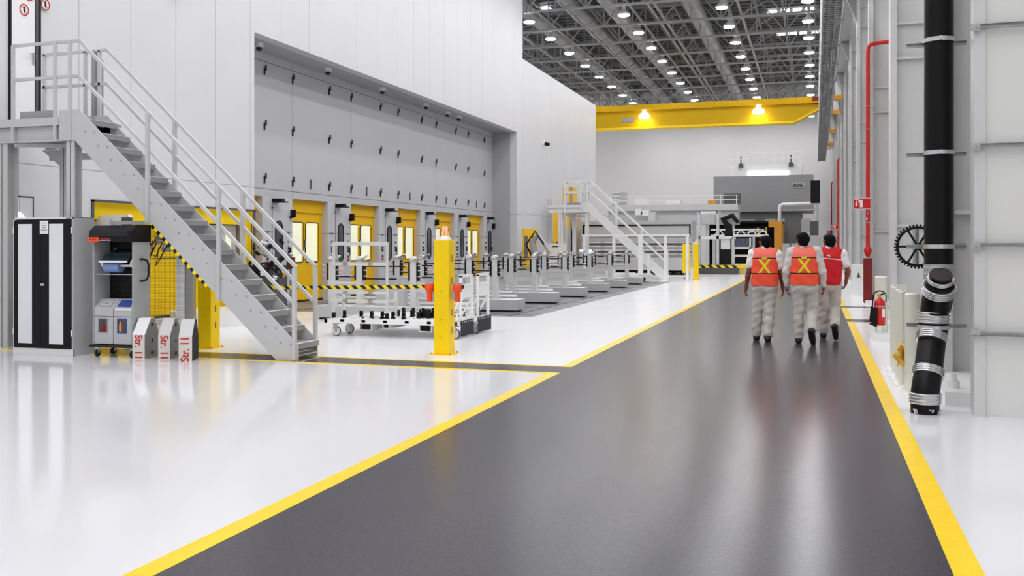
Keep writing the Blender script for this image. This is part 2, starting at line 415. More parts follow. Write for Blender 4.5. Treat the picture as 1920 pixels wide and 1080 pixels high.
# upper door at the stair landing and low window below it
d = MB(); d.box(WX, WX + 0.03, 11.9, 12.36, 3.42, 7.0, WHITE); do = d.build('door_7', WHITE); do['kind'] = 'structure'
g = MB(); g.box(WX, WX + 0.04, 12.38, 12.45, 3.42, 7.6, DGREY); g.box(WX, WX + 0.045, 12.43, 12.48, 3.42, 7.6, BLACK); g.box(WX, WX + 0.035, 11.86, 11.885, 3.3, 7.6, BLACK); g.build('frame', DGREY, do)
g = MB(); g.tube([(WX + .03, 12.33, 4.64), (WX + .09, 12.33, 4.64), (WX + .09, 12.2, 4.66)], 0.012); g.box(WX + .03, WX + .04, 12.31, 12.35, 4.5, 4.7); g.build('handle', CHROME, do)
def prohib(y, z, r, lab):
    t = thing('prohibition_sign', (WX, y, z), lab, 'sign', 'round prohibition signs beside the upper door')
    g = MB(); g.cyl((WX + 0.03, y, z), (WX + 0.036, y, z), r, n=24); g.build('plate', PAPER, t)
    g = MB(); g.torus((WX + 0.037, y, z), r * 0.86, r * 0.1, 'x', n=24, k=6); g.bar((WX + 0.037, y - r*.6, z + r*.6), (WX + 0.037, y + r*.6, z - r*.6), 0.012, 0.004); g.build('ring', REDT, t)
    g = MB(); g.prism([(y - .015, z + .06), (y + .02, z + .05), (y + .025, z - .01), (y + .004, z - .06), (y - .018, z - .02)], 'x', WX + .036, WX + .039); g.build('symbol', BLACK, t)
prohib(12.14, 5.36, 0.1, 'red ringed round sign on the white upper door leaf')
prohib(12.58, 5.55, 0.1, 'red ringed round sign on the wall right of the upper door')
prohib(12.24, 5.62, 0.1, 'red ringed round sign cut by the photo top edge, above the other door sign')
d = MB(); d.box(WX, WX + 0.02, 11.3, 12.35, 0.4, 2.35); do = d.build('door_8', FACADE); do['kind'] = 'structure'
g = MB(); g.box(WX + .02, WX + 0.025, 12.33, 12.35, 0.4, 2.35); g.box(WX + .02, WX + .025, 11.3, 12.35, 2.33, 2.35); g.build('joint', BLACK, do)
g = MB(); g.cyl((WX + .02, 12.0, 1.9), (WX + .035, 12.0, 1.9), 0.19, n=28); g.build('porthole', LITP, do)

# yellow bay left of the recess
m = MB(); m.box(-15.4, -15.3, 13.4, 18.9, 0, 2.33); m.box(-15.3, WX - T, 13.4, 13.5, 0, 2.33); m.box(-15.3, WX - T, 18.68, 18.78, 0, 2.33); m.box(-15.3, WX - T, 13.4, 18.78, 2.33, 2.45)
struct('wall_bay', m, WHITE)
m = MB(); m.box(WX - 0.22, WX - 0.1, 13.72, 18.76, 2.02, 2.33); m.box(WX - 0.2, WX - .1, 18.5, 18.76, 0.1, 2.02); o = struct('trim_2', m, YEL)
m = MB(); m.box(WX - 0.02, WX + 0.02, 13.66, 13.72, 0, 2.36); m.box(WX - .02, WX + .02, 13.66, 18.8, 2.33, 2.37); m.box(WX - .02, WX + .02, 18.74, 18.8, 0, 2.36); struct('trim_3', m, DGREY)
d = MB(); d.box(-12.75, -12.68, 13.8, 16.66, 0.12, 2.0); d.box(-12.75, -12.68, 17.0, 18.66, 0.12, 2.0); do = d.build('door_9', YEL); do['kind'] = 'structure'
g = MB()
for a, b in ((13.8, 16.66), (17.0, 18.66)):
    for yy in (a, b): g.box(-12.69, -12.67, yy - .012, yy + .012, .12, 2.0)
    g.box(-12.69, -12.67, a, b, .1, .125); g.box(-12.69, -12.67, a, b, 1.28, 1.295)
g.build('edge_seal', DGREY, do)
d = MB(); d.box(-12.62, -12.5, 17.34, 18.5, 0.95, 2.0); o = d.build('door_10', GREYP); o['kind'] = 'structure'
g = MB(); g.box(-12.5, -12.49, 18.1, 18.3, 1.2, 1.85); g.build('window', LITW, o)
m = MB(); m.box(WX - 0.1, WX - .04, 13.75, 18.7, 0, 0.12); struct('baseboard_left', m, WHITE)

# far block: yellow doors
d = MB(); d.box(WX, WX + 0.04, 39.62, 41.75, 0, 2.29); o = d.build('door_11', YELD); o['kind'] = 'structure'
for a in (39.72, 40.95):
    g = MB(); g.box(WX + .04, WX + 0.05, a, a + 0.5, 1.05, 1.98); g.build('window', SLOTG, o)
g = MB(); g.cyl((WX + .04, 40.7, 1.3), (WX + .07, 40.7, 1.3), 0.05, n=12); g.build('lock', BLACK, o)
d = MB(); d.box(WX, WX + 0.06, 43.8, 46.2, 0, 3.55); o = d.build('door_12', YELD); o['kind'] = 'structure'
g = MB(); g.box(WX + .06, WX + .07, 44.0, 44.5, 0.9, 1.75); g.box(WX + .06, WX + .07, 45.0, 45.5, 0.9, 1.75); g.build('window', SLOTG, o)
d = MB(); d.box(WX, WX + 0.06, 46.6, 49.3, 1.2, 4.6); o = d.build('door_13', YELD); o['kind'] = 'structure'
g = MB(); g.box(WX + .06, WX + .1, 47.8, 48.3, 1.2, 4.6); g.build('post', GREYM, o)
g = MB(); g.box(WX + .04, WX + 0.1, 46.3, 48.9, 0.2, 2.4); g.build('lower_panel', MGREY, o)
m = MB()
for y in (43.6, 46.3, 49.5, 51.5): m.box(WX, WX + 0.22, y, y + 0.25, 0, 3.8)
struct('trim_4', m, GREYP)
t = thing('wall_camera', (WX, 42.9, 6.35), 'small dark camera with cable high on the far left wall block', 'camera')
g = MB(); g.box(WX, WX + .08, 42.8, 43.0, 6.3, 6.5); g.build('bracket', WHITE, t)
g = MB(); g.cyl((WX + .08, 42.9, 6.35), (WX + .3, 42.9, 6.3), 0.08); g.build('lens', BLACK, t)
t = thing('wall_camera', (WX, 16.0, 6.62), 'dark bracketed camera at the top edge of the near wall', 'camera')
g = MB(); g.box(WX, WX + .06, 15.9, 16.05, 6.55, 6.75); g.build('bracket', WHITE, t)
g = MB(); g.cyl((WX + .06, 16, 6.58), (WX + .22, 15.9, 6.5), 0.035); g.build('lens', BLACK, t)

# right side: casing, deep columns, outer wall
m = MB(); m.box(1.44, 6.0, 9.5, 9.58, 0, 12.9); struct('wall_right', m, WALLR)
m = MB(); m.box(1.38, 1.47, 9.46, 9.68, 0, 12.9); struct('wall_right_edge', m, GREYP)
m = MB(); m.box(3.0, 3.2, 9.6, 92, 0, 12.9); struct('wall_right', m, WALLR)
m = MB(); m.box(3.0, 6.0, -6, 9.4, 0, 0.02); 
NCOL = 10
for k in range(NCOL):
    y = 11.6 + 7.55 * k
    c_ = MB(); c_.box(1.355, 1.47, y, y + 0.42, 0.12, 13.2); c_.box(1.47, 3.0, y + 0.16, y + 0.20, 0.12, 13.2)
    for z in (5.06, 5.72, 9.0, 9.66, 1.9): c_.box(1.47, 3.0, y + 0.06, y + 0.16, z, z + 0.05)
    o = struct('wall_right_column', c_, GREYP)
    p = MB()
    if k == 0: p.box(1.2, 2.4, 10.0, 12.4, 0, 0.13); p.cyl((1.32, 10.35, .13), (1.32, 10.35, .2), 0.06, m=WHITE, n=6); p.cyl((1.32, 10.35, .2), (1.32, 10.35, .27), 0.035, m=WHITE, n=10)
    else: p.box(1.25, 2.2, y - 0.5, y + 0.9, 0, 0.12)
    p.build('plinth', WHITE, o)
m = MB()
for k in range(NCOL - 1):
    y = 11.6 + 7.55 * k
    for z in (3.2, 6.9, 8.1): m.box(2.9, 3.0, y + 0.42, y + 7.55, z, z + 0.14)
struct('trim_5', m, GREYP)

# far wall and roof
m = MB(); m.box(-24, 6, 90, 90.3, 0, 16.5); struct('wall_far', m, FARW)
m = MB(); m.box(-24, 6, 41.5, 90, 16.2, 16.35)
for k in range(60): m.box(-24, 6, 41.6 + 0.8*k, 41.85 + 0.8*k, 16.12, 16.2)
struct('ceiling', m, DECK)
TR = [44.4 + 4.1 * k for k in range(11)]
for y in TR:
    m = MB(); z0, z1 = 13.0, 14.9
    m.bar((-23, y, z0), (3, y, z0), 0.12, 0.1); m.bar((-23, y, z1), (3, y, z1), 0.14, 0.14)
    x = -22.5; i = 0
    while x < 2.5:
        m.bar((x, y, z0), (x, y, z1), 0.06, 0.06)
        if i % 2 == 0: m.bar((x, y, z0), (x + 1.5, y, z1), 0.06, 0.06)
        else: m.bar((x, y, z1), (x + 1.5, y, z0), 0.06, 0.06)
        x += 1.5; i += 1
    struct('roof_truss', m, TRUSS)
for nmx, x in enumerate((-7.6, -7.3, -3.5, -15.4, -11.6, 1.8)):
    m = MB(); m.bar((x, 43.5, 13.12), (x, 89, 13.12), 0.1, 0.12)
    for k in range(10): m.bar((x, TR[k], 13.1), (x + 1.2, TR[k] + 4.1, 14.8), 0.05, 0.05)
    struct('roof_tie_beam', m, TRUSS)
m = MB()
for x in np.arange(-22, 3, 1.55):
    m.bar((x, 42, 15.95), (x, 89.8, 15.95), 0.09, 0.26)
struct('roof_purlins', m, GREYM)
DN = ['far left', 'second from left', 'third from left', 'right hand']
for k, x in enumerate((-14.6, -12.1, -10.1, -6.1)):
    t = thing('ventilation_duct', (x, 43, 14.1), 'long round grey air duct under the roof, %s of four' % DN[k], 'duct', 'round ducts under the roof')
    g = MB(); g.cyl((x, 43, 14.1), (x, 89, 14.1), 0.42, n=20); g.build('duct_tube', DUCT, t)
    for q in range(10):
        g = MB(); g.torus((x, 45 + 4.4*q, 14.1), 0.43, 0.03, 'y', n=20, k=4); g.build('duct_flange', STEEL, t)
m = MB()
for (x, y) in ((-3.4, 48.5), (-2.6, 55.5), (-2.8, 60.5), (-2.5, 66.5)): 
    for q in range(4): m.box(x + q*0.75, x + 0.55 + q*0.75, y, y + 1.1, 16.0, 16.1)
for (x, y) in ((-15.5, 46.0), (-16.5, 50.5), (-16.5, 55)): m.box(x, x + 1.2, y, y + .7, 15.9, 16.0)
struct('window_skylight', m, SKYL)
m = MB()
for i in range(14): m.box(-17 + i*1.05, -16.2 + i*1.05, 42.1, 44.0, 15.2, 15.25)
struct('ceiling_edge_panels', m, MGREY)

# high-bay lamps in rows
def make_highbay(x, y, z, label):
    t = thing('high_bay_lamp', (x, y, z), label, 'lamp', 'high bay lamps under the roof')
    g = MB(); g.lathe((x, y, z), [(0.30, 0.0), (0.29, 0.10), (0.15, 0.2), (0.10, 0.24), (0.10, 0.42)], n=14); g.build('housing', GREYP, t)
    g = MB(); g.cyl((x, y, z + 0.005), (x, y, z - 0.04), 0.285, 0.25, n=14); g.build('lens', LAMPE, t)
    g = MB(); g.cyl((x, y, z + .42), (x, y, z + 0.82), 0.02, n=5); g.build('hanger', STEEL, t)
    return t
hb = make_highbay(-0.3, 4.6, 12.8, 'white high bay lamp above the aisle')
ROWN = {-0.32: 'row nearest the right wall', -4.2: 'row above the aisle edge', -8.88: 'middle row', -13.7: 'left row'}
ORD = ['first', 'second', 'third', 'fourth', 'fifth', 'sixth', 'seventh', 'eighth', 'ninth', 'tenth', 'eleventh']
for x in (-0.32, -4.2, -8.88, -13.7):
    for k in range(-13, 11):
        y = 45.6 + 4.06 * k
        if x == -13.7 and k < 0: continue
        if y > 88: continue
        if k >= 0: lb = 'lit round high bay lamp, %s from the front in the %s' % (ORD[k], ROWN[x])
        else: lb = 'lit round high bay lamp overhead nearer than the roof trusses seen'
        dup(hb, (x, y, 12.8), lb)
kids_ = [o for o in bpy.data.objects if o.parent == hb]
for ch in kids_: bpy.data.objects.remove(ch)
bpy.data.objects.remove(hb)
m = MB()
for x in (-0.32, -4.2, -8.88, -13.7): m.box(x - .05, x + .05, -8.0 if x > -13 else 44, 89.8, 13.6, 13.7)
struct('ceiling_lamp_rail', m, TRUSS)

# overhead crane
t = thing('bridge_crane', (-7, 62, 9.3), 'yellow overhead bridge crane spanning the hall under the roof', 'crane')
g = MB(); g.prism([(-18, 9.31), (-1.25, 9.31), (0.3, 10.12), (0.3, 10.85), (-18, 10.85)], 'y', 62.0, 62.7); g.build('girder', CRANEY, t)
g = MB(); g.prism([(-18, 9.25), (-1.25, 9.25), (0.3, 10.05), (0.3, 10.15), (-1.25, 9.37), (-18, 9.37)], 'y', 61.85, 62.85); g.build('bottom_flange', YEL, t)  # brighter yellow paints a highlight along the girder's lower fold
g = MB(); g.box(-18, 0.3, 61.7, 63, 10.42, 10.52); g.build('walkway_rail', CRANEY, t)
g = MB(); g.box(-0.15, 0.45, 61.8, 62.9, 10.4, 10.8); g.build('end_carriage', REDD, t)
for x in (-10.64, -3.39):
    g = MB(); g.lathe((x, 61.6, 9.95), [(0.38, 0.0), (0.4, 0.06), (0.32, 0.2), (0.14, 0.32), (0.14, 0.48)], n=16); l = g.build('floodlight', LITP, t)
    g = MB(); g.cyl((x, 61.6, 9.95), (x, 61.6, 9.9), 0.34, n=16); g.build('lens', LAMPC, l)
g = MB(); g.box(-12.2, -11.4, 61.95, 62.0, 9.72, 10.03); g.build('rating_plate', GREYM, t)

# crane runway and cable trays along the right columns
t = thing('crane_runway', (1.1, 15, 10.1), 'grey crane runway beam running along the right wall columns', 'beam')
g = MB(); g.box(0.95, 1.35, 18, 89, 10.1, 10.18); g.box(1.12, 1.2, 18, 89, 10.18, 10.9); g.box(0.95, 1.35, 18, 89, 10.9, 10.98); g.build('beam', GREYP, t)
for k, y in enumerate((51.0, 56.5, 66, 74)):
    g = MB(); g.box(0.92, 1.34, y, y + 0.35, 9.0, 9.24); g.box(1.0, 1.3, y + .05, y + .3, 9.24, 10.1, GREYP); g.build('stop_block', ORANGEP, t)
for k in range(1, 10):
    y = 11.6 + 7.55*k
    if y > 89 or y < 18.5: continue
    g = MB(); g.prism([(1.0, 10.1), (1.35, 10.1), (1.35, 9.2)], 'y', y + .1, y + .25); g.build('bracket', GREYM, t)
t = thing('cable_tray', (0.4, 15, 9.2), 'long metal cable ladder tray loaded with grey cables along right wall', 'cable tray')
g = MB(); g.box(0.22, 0.26, 16, 89, 9.0, 9.14); g.box(0.86, 0.9, 16, 89, 9.0, 9.14)
for k in range(240): g.box(0.26, 0.86, 16.1 + 0.3*k, 16.14 + 0.3*k, 9.0, 9.03)
g.build('ladder', STEEL, t)
for q, (x, r) in enumerate(((0.34, 0.05), (0.45, 0.045), (0.56, 0.05), (0.67, 0.04), (0.77, 0.045))):
    g = MB(); pts = [(x + 0.015*sin(q + k*1.7), 16 + 1.8*k, 9.08 + 0.02*sin(2.1*k + q)) for k in range(41)]; g.tube(pts, r, n=6); g.build('cable_bundle', GREYM if q % 2 else DGREY, t)
for q in range(18):
    y = 17 + 4*q; g = MB(); g.bar((0.24, y, 9.0), (0.24, y, 12.9), 0.03); g.bar((0.88, y, 9.0), (0.88, y, 12.9), 0.03); g.bar((0.2, y, 8.97), (0.92, y, 8.97), 0.05); g.build('hanger', STEEL, t)

# ================================================================== STAIRS
def make_stair(ox, oy, label, near):
    """steel stair rising towards -X to a landing; ox, oy shift it from the near stair's place"""
    t = thing('steel_staircase', (-8.5 + ox, 11.45 + oy, 0), label, 'staircase')
    def X(v): return v + ox
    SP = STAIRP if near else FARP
    def Y(v): return v + oy
    Yn, Yf = 11.15, 11.82
    fo = -0.09
    prof = [(-10.53, 3.53), (-10.17, 3.53), (-6.57, 0.22), (-6.57, 0.0), (-6.9, 0.0), (-10.25, 3.08), (-10.53, 3.08)]
    sts = []
    for yy, o_, ys in ((Yn, 0, Yn - .006), (Yf, fo, Yf - .006)):
        g = MB(); g.prism([(X(a + o_), b) for a, b in prof], 'y', Y(yy), Y(yy + 0.014))
        for i in range(15):
            for (dx, dz) in ((-0.06, -0.10), (0.10, -0.12)):
                x = -10.0 + 0.23*i + dx + o_; z = 3.3 - 0.211*i + dz
                g.cyl((X(x), Y(yy) - .006, z), (X(x), Y(yy) + .002, z), 0.014, m=GREYM, n=6)
        sts.append(g.build('stringer', SP, t))
    s1 = sts[0]
    for i in range(16):
        z = 3.39 - 0.211 * i; x = -10.20 + 0.2293 * i
        g = MB(); g.box(X(x - 0.12), X(x + 0.13), Y(Yn + .014), Y(Yf), z - 0.012, z); g.box(X(x + 0.11), X(x + 0.13), Y(Yn + .014), Y(Yf), z - 0.075, z - 0.012)
        g.box(X(x - 0.12), X(x - 0.10), Y(Yn + .014), Y(Yf), z - 0.05, z - 0.012)
        tr = g.build('tread', GREYM, t)
        g = MB(); g.box(X(x + 0.09), X(x + 0.135), Y(Yn + .014), Y(Yf), z, z + 0.006); g.build('nosing', WHITE, tr)
    for s_, (yy, o_) in enumerate(((Yn + .03, 0), (Yf + .03, fo))):
        W = 0.042 if near else 0.065
        g = MB(); g.bar((X(-11.4 + o_), Y(yy), 4.53), (X(-10.2 + o_), Y(yy), 4.53), W); g.bar((X(-10.2 + o_), Y(yy), 4.54), (X(-6.62 + o_), Y(yy), 1.26), W); g.build('handrail', SP, t)
        g = MB(); g.bar((X(-11.4 + o_), Y(yy), 4.02), (X(-10.2 + o_), Y(yy), 4.02), W); g.bar((X(-10.2 + o_), Y(yy), 4.02), (X(-6.62 + o_), Y(yy), 0.74), W); g.build('mid_rail', SP, t)
        for x in (-11.38, -10.60, -10.33):
            g = MB(); g.bar((X(x + o_), Y(yy - (0.03 if s_ == 0 else 0)), 3.1), (X(x + o_), Y(yy - (0.03 if s_ == 0 else 0)), 4.53), W); g.build('post', SP, t)
        for x in (-8.97, -7.80, -6.62):
            zt = 4.54 - (x + 10.2) * 0.916; zb = max(0.02, zt - 1.55) if x != -6.62 else 0.02
            g = MB(); g.bar((X(x + o_), Y(yy - .04 if s_ == 0 else yy), zb), (X(x + o_), Y(yy - .04 if s_ == 0 else yy), zt - 0.01), 0.05); g.build('post', SP, t)
    # end rail of the landing, gate and platform
    g = MB(); g.bar((X(-10.52), Y(Yf + .03), 3.1), (X(-10.52), Y(Yf + .03), 4.53), 0.06); g.bar((X(-10.44), Y(Yf + .1), 3.1), (X(-10.44), Y(Yf + .1), 4.4), 0.03); g.build('gate_post', GREYM, t)
    g = MB(); g.box(X(-12.18), X(-10.2), Y(Yn + 0.02), Y(Yf + .25), 3.37, 3.41); g.build('landing_plate', GREYM, t)
    g = MB(); g.box(X(-12.18), X(-10.53), Y(Yn - 0.02), Y(Yn), 3.31, 3.43); g.box(X(-12.18), X(-10.53), Y(Yn + 0.05), Y(Yn + .06), 3.1, 3.31); g.box(X(-12.18), X(-10.3), Y(Yn - .02), Y(Yn + .07), 3.08, 3.1)
    g.box(X(-12.18), X(-10.2), Y(Yf), Y(Yf + .06), 3.1, 3.37); g.bar((X(-11.4), Y(Yn + .05), 3.05), (X(-10.2), Y(Yf), 3.05), .05); g.bar((X(-11.4), Y(Yf), 3.05), (X(-10.2), Y(Yn + .05), 3.05), .05)
    g.build('landing_beam', SP, t)
    g = MB(); g.box(X(-11.28), X(-10.6), Y(Yn + .03), Y(Yn + .036), 3.41, 3.54); g.build('toe_board', GREYM, t)
    for (cx_, cy_) in ((-11.6, 11.26), (-10.34, 11.24), (-11.13, 11.95)):
        g = MB(); a = 0.1 if cx_ < -11.5 else 0.075
        g.box(X(cx_ - a), X(cx_ + a), Y(cy_ - a), Y(cy_ - a + .012), 0.02, 3.1); g.box(X(cx_ - a), X(cx_ + a), Y(cy_ + a - .012), Y(cy_ + a), 0.02, 3.1); g.box(X(cx_ - .006), X(cx_ + .006), Y(cy_ - a), Y(cy_ + a), 0.02, 3.1)
        g.box(X(cx_ - .12), X(cx_ + .12), Y(cy_ - .11), Y(cy_ + .11), 0.0, 0.02, WHITE)
        g.build('column', SP, t)
    for zz in (2.93,):
        g = MB(); g.bar((X(-11.45), Y(11.95), zz), (X(-10.42), Y(11.95), zz), 0.06, 0.1); g.prism([(X(-11.6), 3.05), (X(-11.13), 3.05), (X(-11.13), 2.7)], 'y', Y(11.93), Y(11.96)); g.build('cross_beam', SP, t)
    if near:
        g = MB(); e0 = Vector((-8.92, Yn - .004, 1.87)); e1 = Vector((-7.98, Yn - .004, 1.0)); d = (e1 - e0).normalized(); nrm = Vector((-d.z, 0, d.x)) * -1
        wv = Vector((-0.69, 0, -0.72)) * 0.045
        g.prism([(e0.x, e0.z), (e1.x, e1.z), (e1.x + wv.x, e1.z + wv.z), (e0.x + wv.x, e0.z + wv.z)], 'y', Yn - .004, Yn + .01); g.build('hazard_strip', TAPE2, s1)
        g = MB(); g.box(-6.57, -6.5, Yn, Yf - .05, 0, 0.004); g.bar((-6.72, Yn + .05, .1), (-6.72, Yf, .1), .02); g.bar((-6.66, Yn + .05, .06), (-6.66, Yf, .06), .02); g.build('foot_bracket', STEEL, t)
    return t
make_stair(0, 0, 'near grey steel staircase with twin handrails rising left to a landing', True)
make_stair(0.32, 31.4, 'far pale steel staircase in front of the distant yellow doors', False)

# ================================================================== LEFT FOREGROUND
# cabinet
def cabinet():
    x0, x1, y0, y1 = -10.92, -9.86, 10.70, 11.1
    t = thing('tool_cabinet', (-10.39, 10.9, 0), 'tall two door cabinet with black doors and white window strips', 'cabinet')
    g = MB(); g.box(x0, x0 + .03, y0, y1, 0, 1.95); g.box(x1 - .03, x1, y0, y1, 0, 1.95, CABS); g.box(x0, x1, y0, y1, 1.92, 1.95); g.box(x0, x1, y0 - .005, y1, 0.0, 0.1); g.box(x0, x1, y1 - .02, y1, 0, 1.95)
    g.build('body', CABW, t, 0.004)
    g = MB(); g.box(x1, x1 + .004, y0 + .02, y1, 0, 1.94); g.build('side_panel', CABS, t)
    mid = x0 + 0.505
    for a, b, wa, wb in ((x0 + .03, mid - .003, x0 + .11, x0 + .355), (mid + .003, x1 - .03, x0 + .66, x0 + .905)):
        g = MB(); g.box(a, b, y0 - .018, y0, 0.105, 1.905); d = g.build('door', BLACK, t, 0.003)
        g = MB(); g.box(wa, wb, y0 - .021, y0 - .018, 0.165, 1.855); g.build('window', mat('frosted_window', (226, 227, 230), 0.25, noise=0.03, nscale=2.5) if 'frosted_window' not in MATS else MATS['frosted_window'], d)
        for zz in (0.28, 1.72):
            g = MB(); xx = a - .012 if a < mid - .1 else b + .012; g.cyl((xx, y0 - .012, zz), (xx, y0 - .012, zz + .09), 0.012); g.build('hinge', CABW, d)
    g = MB(); g.box(mid + .02, mid + .085, y0 - .04, y0 - .018, 0.985, 1.015, CHROME); g.box(mid + .09, mid + .14, y0 - .03, y0 - .018, .988, 1.012, BLACK); g.build('handle', CHROME, t)
    g = MB(); g.box(mid - .005, mid + .14, y0 - .0235, y0 - .0215, 1.715, 1.90); n = g.build('paper_note', PAPER, t)
    g = MB()
    for k, wd in enumerate((.1, .09, .07, .11, .06)):
        g.box(mid + .068 - wd/2, mid + .068 + wd/2, y0 - .0245, y0 - .0235, 1.862 - .032*k, 1.870 - .032*k)
    g.build('writing', DGREY, n)
    g = MB(); g.box(x1 - .12, x1 - .05, y0 - .007, y0, 1.928, 1.938); g.build('maker_plate', DGREY, t)
cabinet()

# cleaning cart
def caster(g_parent, x, y, top, r, w, fork=CHROME, tyre=RUBBER, hub=BLACK):
    g = MB(); g.box(x - w*1.1, x + w*1.1, y - .035, y + .035, top - .012, top); g.bar((x - w*.9, y, r), (x - w*.9, y, top - .01), .008, .03); g.bar((x + w*.9, y, r), (x + w*.9, y, top - .01), .008, .03); g.bar((x - w, y, 2*r + .012), (x + w, y, 2*r + .012), .04, .012)
    c = g.build('caster', fork, g_parent)
    return c
def cart():
    x0, x1, y0, y1 = -9.62, -8.93, 10.80, 11.14
    t = thing('cleaning_cart', (-9.28, 11, 0), 'grey wheeled cleaning cart with black hood, paper roll and two bins', 'cart')
    g = MB(); g.box(x0, x0 + .025, y0, y1, .17, 1.63); g.box(x1 - .025, x1, y0, y1, .17, 1.63); g.build('side_panel', CARTG, t, 0.004)
    # back pegboard with holes
    g = MB(); g.box(x0 + .025, x1 - .025, y1 - .02, y1, .17, 1.63); pb = g.build('pegboard', BLACK, t)
    g = MB()
    for i in range(15):
        for j in range(30):
            xx = x0 + .07 + i*.04; zz = .5 + j*.038
            g.box(xx, xx + .006, y1 - .0215, y1 - .02, zz, zz + .006)
    g.build('holes', DGREY, pb)
    g = MB(); g.prism([(y0 - .05, 1.66), (y1, 1.66), (y1, 1.83), (y0 + .06, 1.83), (y0 - .05, 1.75)], 'x', x0 - .02, x1 - .04); hd = g.build('hood', BLKG, t, 0.006)
    g = MB(); g.prism([(y0 - .06, 1.60), (y1, 1.60), (y1, 1.84), (y0 + .06, 1.84), (y0 - .06, 1.75)], 'x', x1 - .05, x1 + .02); g.build('hood_end', BLACK, t, 0.006)
    g = MB(); g.box(x0 - .02, x1 - .04, y0 - .05, y0 - .035, 1.60, 1.67); g.build('fascia', BLACK, t)
    g = MB(); g.box(x0 - .02, x0 + .15, y0 - .056, y0 - .05, 1.60, 1.665); lb = g.build('orange_label', ORANGE, t)
    g = MB(); g.tube([(x0 + .0 + .012*k, y0 - .058, 1.63 + (.012 if k in (1, 5, 8) else -.002*(k % 2))) for k in range(11)], .0035, n=5); g.build('lettering', BLACK, lb)
    text_mesh('CLEANING POINT', 0.024, WHITE, 'lettering', t, (x0 + .255, y0 - .052, 1.622), RX)
    g = MB(); g.box(x0 + .18, x0 + .33, y0 - .0535, y0 - .05, 1.642, 1.652); g.build('red_lettering', RED, t)
    # roll holder
    for s_, xx in enumerate((x0 + .13, x1 - .07)):
        g = MB(); g.bar((xx, y1 - .02, 1.50), (xx, y0 + .1, 1.33), .02, .03); g.cyl((xx - .012, y0 + .09, 1.30), (xx + .012, y0 + .09, 1.30), 0.06, n=16); g.build('roll_bracket', WHITE, t)
    g = MB(); g.prism([(y1 - .05, 1.50), (y0 + .06, 1.42), (y0 + .0, 1.35), (y0 + .0, 1.33), (y0 + .08, 1.38), (y1 - .05, 1.46)], 'x', x0 + .15, x1 - .09); g.build('roll_cover', TEAL, t, .004)
    g = MB(); g.box(x0 + .12, x1 - .10, y0 - .02, y0 + .0, 1.315, 1.34); g.build('tear_bar', WHITE, t)
    g = MB(); g.cyl((x0 + .16, y0 + .09, 1.25), (x1 - .28, y0 + .09, 1.25), .075, n=24); g.build('paper_roll', BLUE, t)
    g = MB(); g.cyl((x1 - .3, y0 + .09, 1.27), (x1 - .07, y0 + .09, 1.27), .018); g.build('spindle', WHITE, t)
    g = MB(); g.bar((x0 + .03, y0 + .03, 1.15), (x1 - .03, y0 + .03, 1.15), .012); g.build('rail', CHROME, t)
    # bins
    for k, (a, b) in enumerate(((x0 + .03, x0 + .345), (x0 + .355, x1 - .03))):
        g = MB(); g.prism([(y0 + .0, .18), (y1 - .03, .18), (y1 - .03, .80), (y0 + .13, .80), (y0, .68)], 'x', a, b); bn = g.build('bin', BINM, t, .006)
        g = MB(); g.box(a, b, y0 - .003, y0, .562, .568); g.build('lid_joint', DGREY, bn)
        # sloped lid label
        sy, sz = (0.13, 0.12); L = math.hypot(sy, sz); n_ = Vector((0, -sz, sy)).normalized() * .004
        def P(u, v): return Vector((a + .04 + u*(b - a - .08), y0 + .02 + v*(sy - .03), .68 + .02*sz/sy + v*(sz - .03))) + n_
        g = MB(); g.add([P(0,0), P(1,0), P(1,1), P(0,1)], [(0,1,2,3)]); g.build('lid_label', BLUEL if k else BINM, bn)
        if not k:
            g = MB()
            for q in (0.05, 0.95): g.bar(P(0.02, q), P(.98, q), .006, .002)
            for q in (0.05, 0.95): g.bar(P(q, 0.02), P(q, .98), .006, .002)
            g.bar(P(.4, .5), P(.6, .5), .02, .003); g.build('lid_print', DGREY, bn)
        if k:
            g = MB(); g.box(a + .03, b, y0 - .004, y0 - .0, .655, .678); g.build('white_strip', WHITE, bn)
        g = MB(); c_ = (a + b)/2; g.box(c_ - .09, c_ + .075, y0 - .004, y0, .335, .54); fr = g.build('picture_frame', BLUEL if k else GREYM, bn)
        g = MB(); g.box(c_ - .075, c_ + .06, y0 - .006, y0 - .003, .35, .525); g.build('picture', PHOTOD, fr)
        if k:
            g = MB(); g.prism([(c_ - .05, .36), (c_ - .01, .36), (c_ - .01, .45), (c_ - .025, .50), (c_ - .035, .50), (c_ - .05, .45)], 'y', y0 - .008, y0 - .006); g.build('bottle_picture', ORANGEP, fr)
        else:
            g = MB(); g.box(c_ - .03, c_ + .05, y0 - .008, y0 - .006, .36, .45); g.build('red_picture', REDD, fr)
    g = MB(); g.box(x0 - .03, x1 + .04, y0 - .03, y1 + .02, .135, .17); g.build('base_tray', BLKG, t, .004)
    for (xx, yy) in ((x0 + .07, y0 + .02), (x1 - .03, y0 + .02), (x0 + .1, y1 - .04), (x1 - .05, y1 - .04)):
        c = caster(t, xx, yy, .135, .05, .022, fork=CHROME)
        g = MB(); g.cyl((xx - .014, yy, .05), (xx + .014, yy, .05), .05, n=20); g.build('wheel', RUBBER, c)
    g = MB(); X_ = x1 + .004; g.tube([(X_ , 10.93, 1.36), (X_ + .05, 10.94, 1.36), (X_ + .06, 11.0, 1.34), (X_ + .06, 11.03, 1.28), (X_ + .06, 11.03, 1.14), (X_ + .06, 11.0, 1.08), (X_ + .05, 10.94, 1.06), (X_, 10.93, 1.06)], .014, n=8); g.build('handle', BLACK, t)
cart()

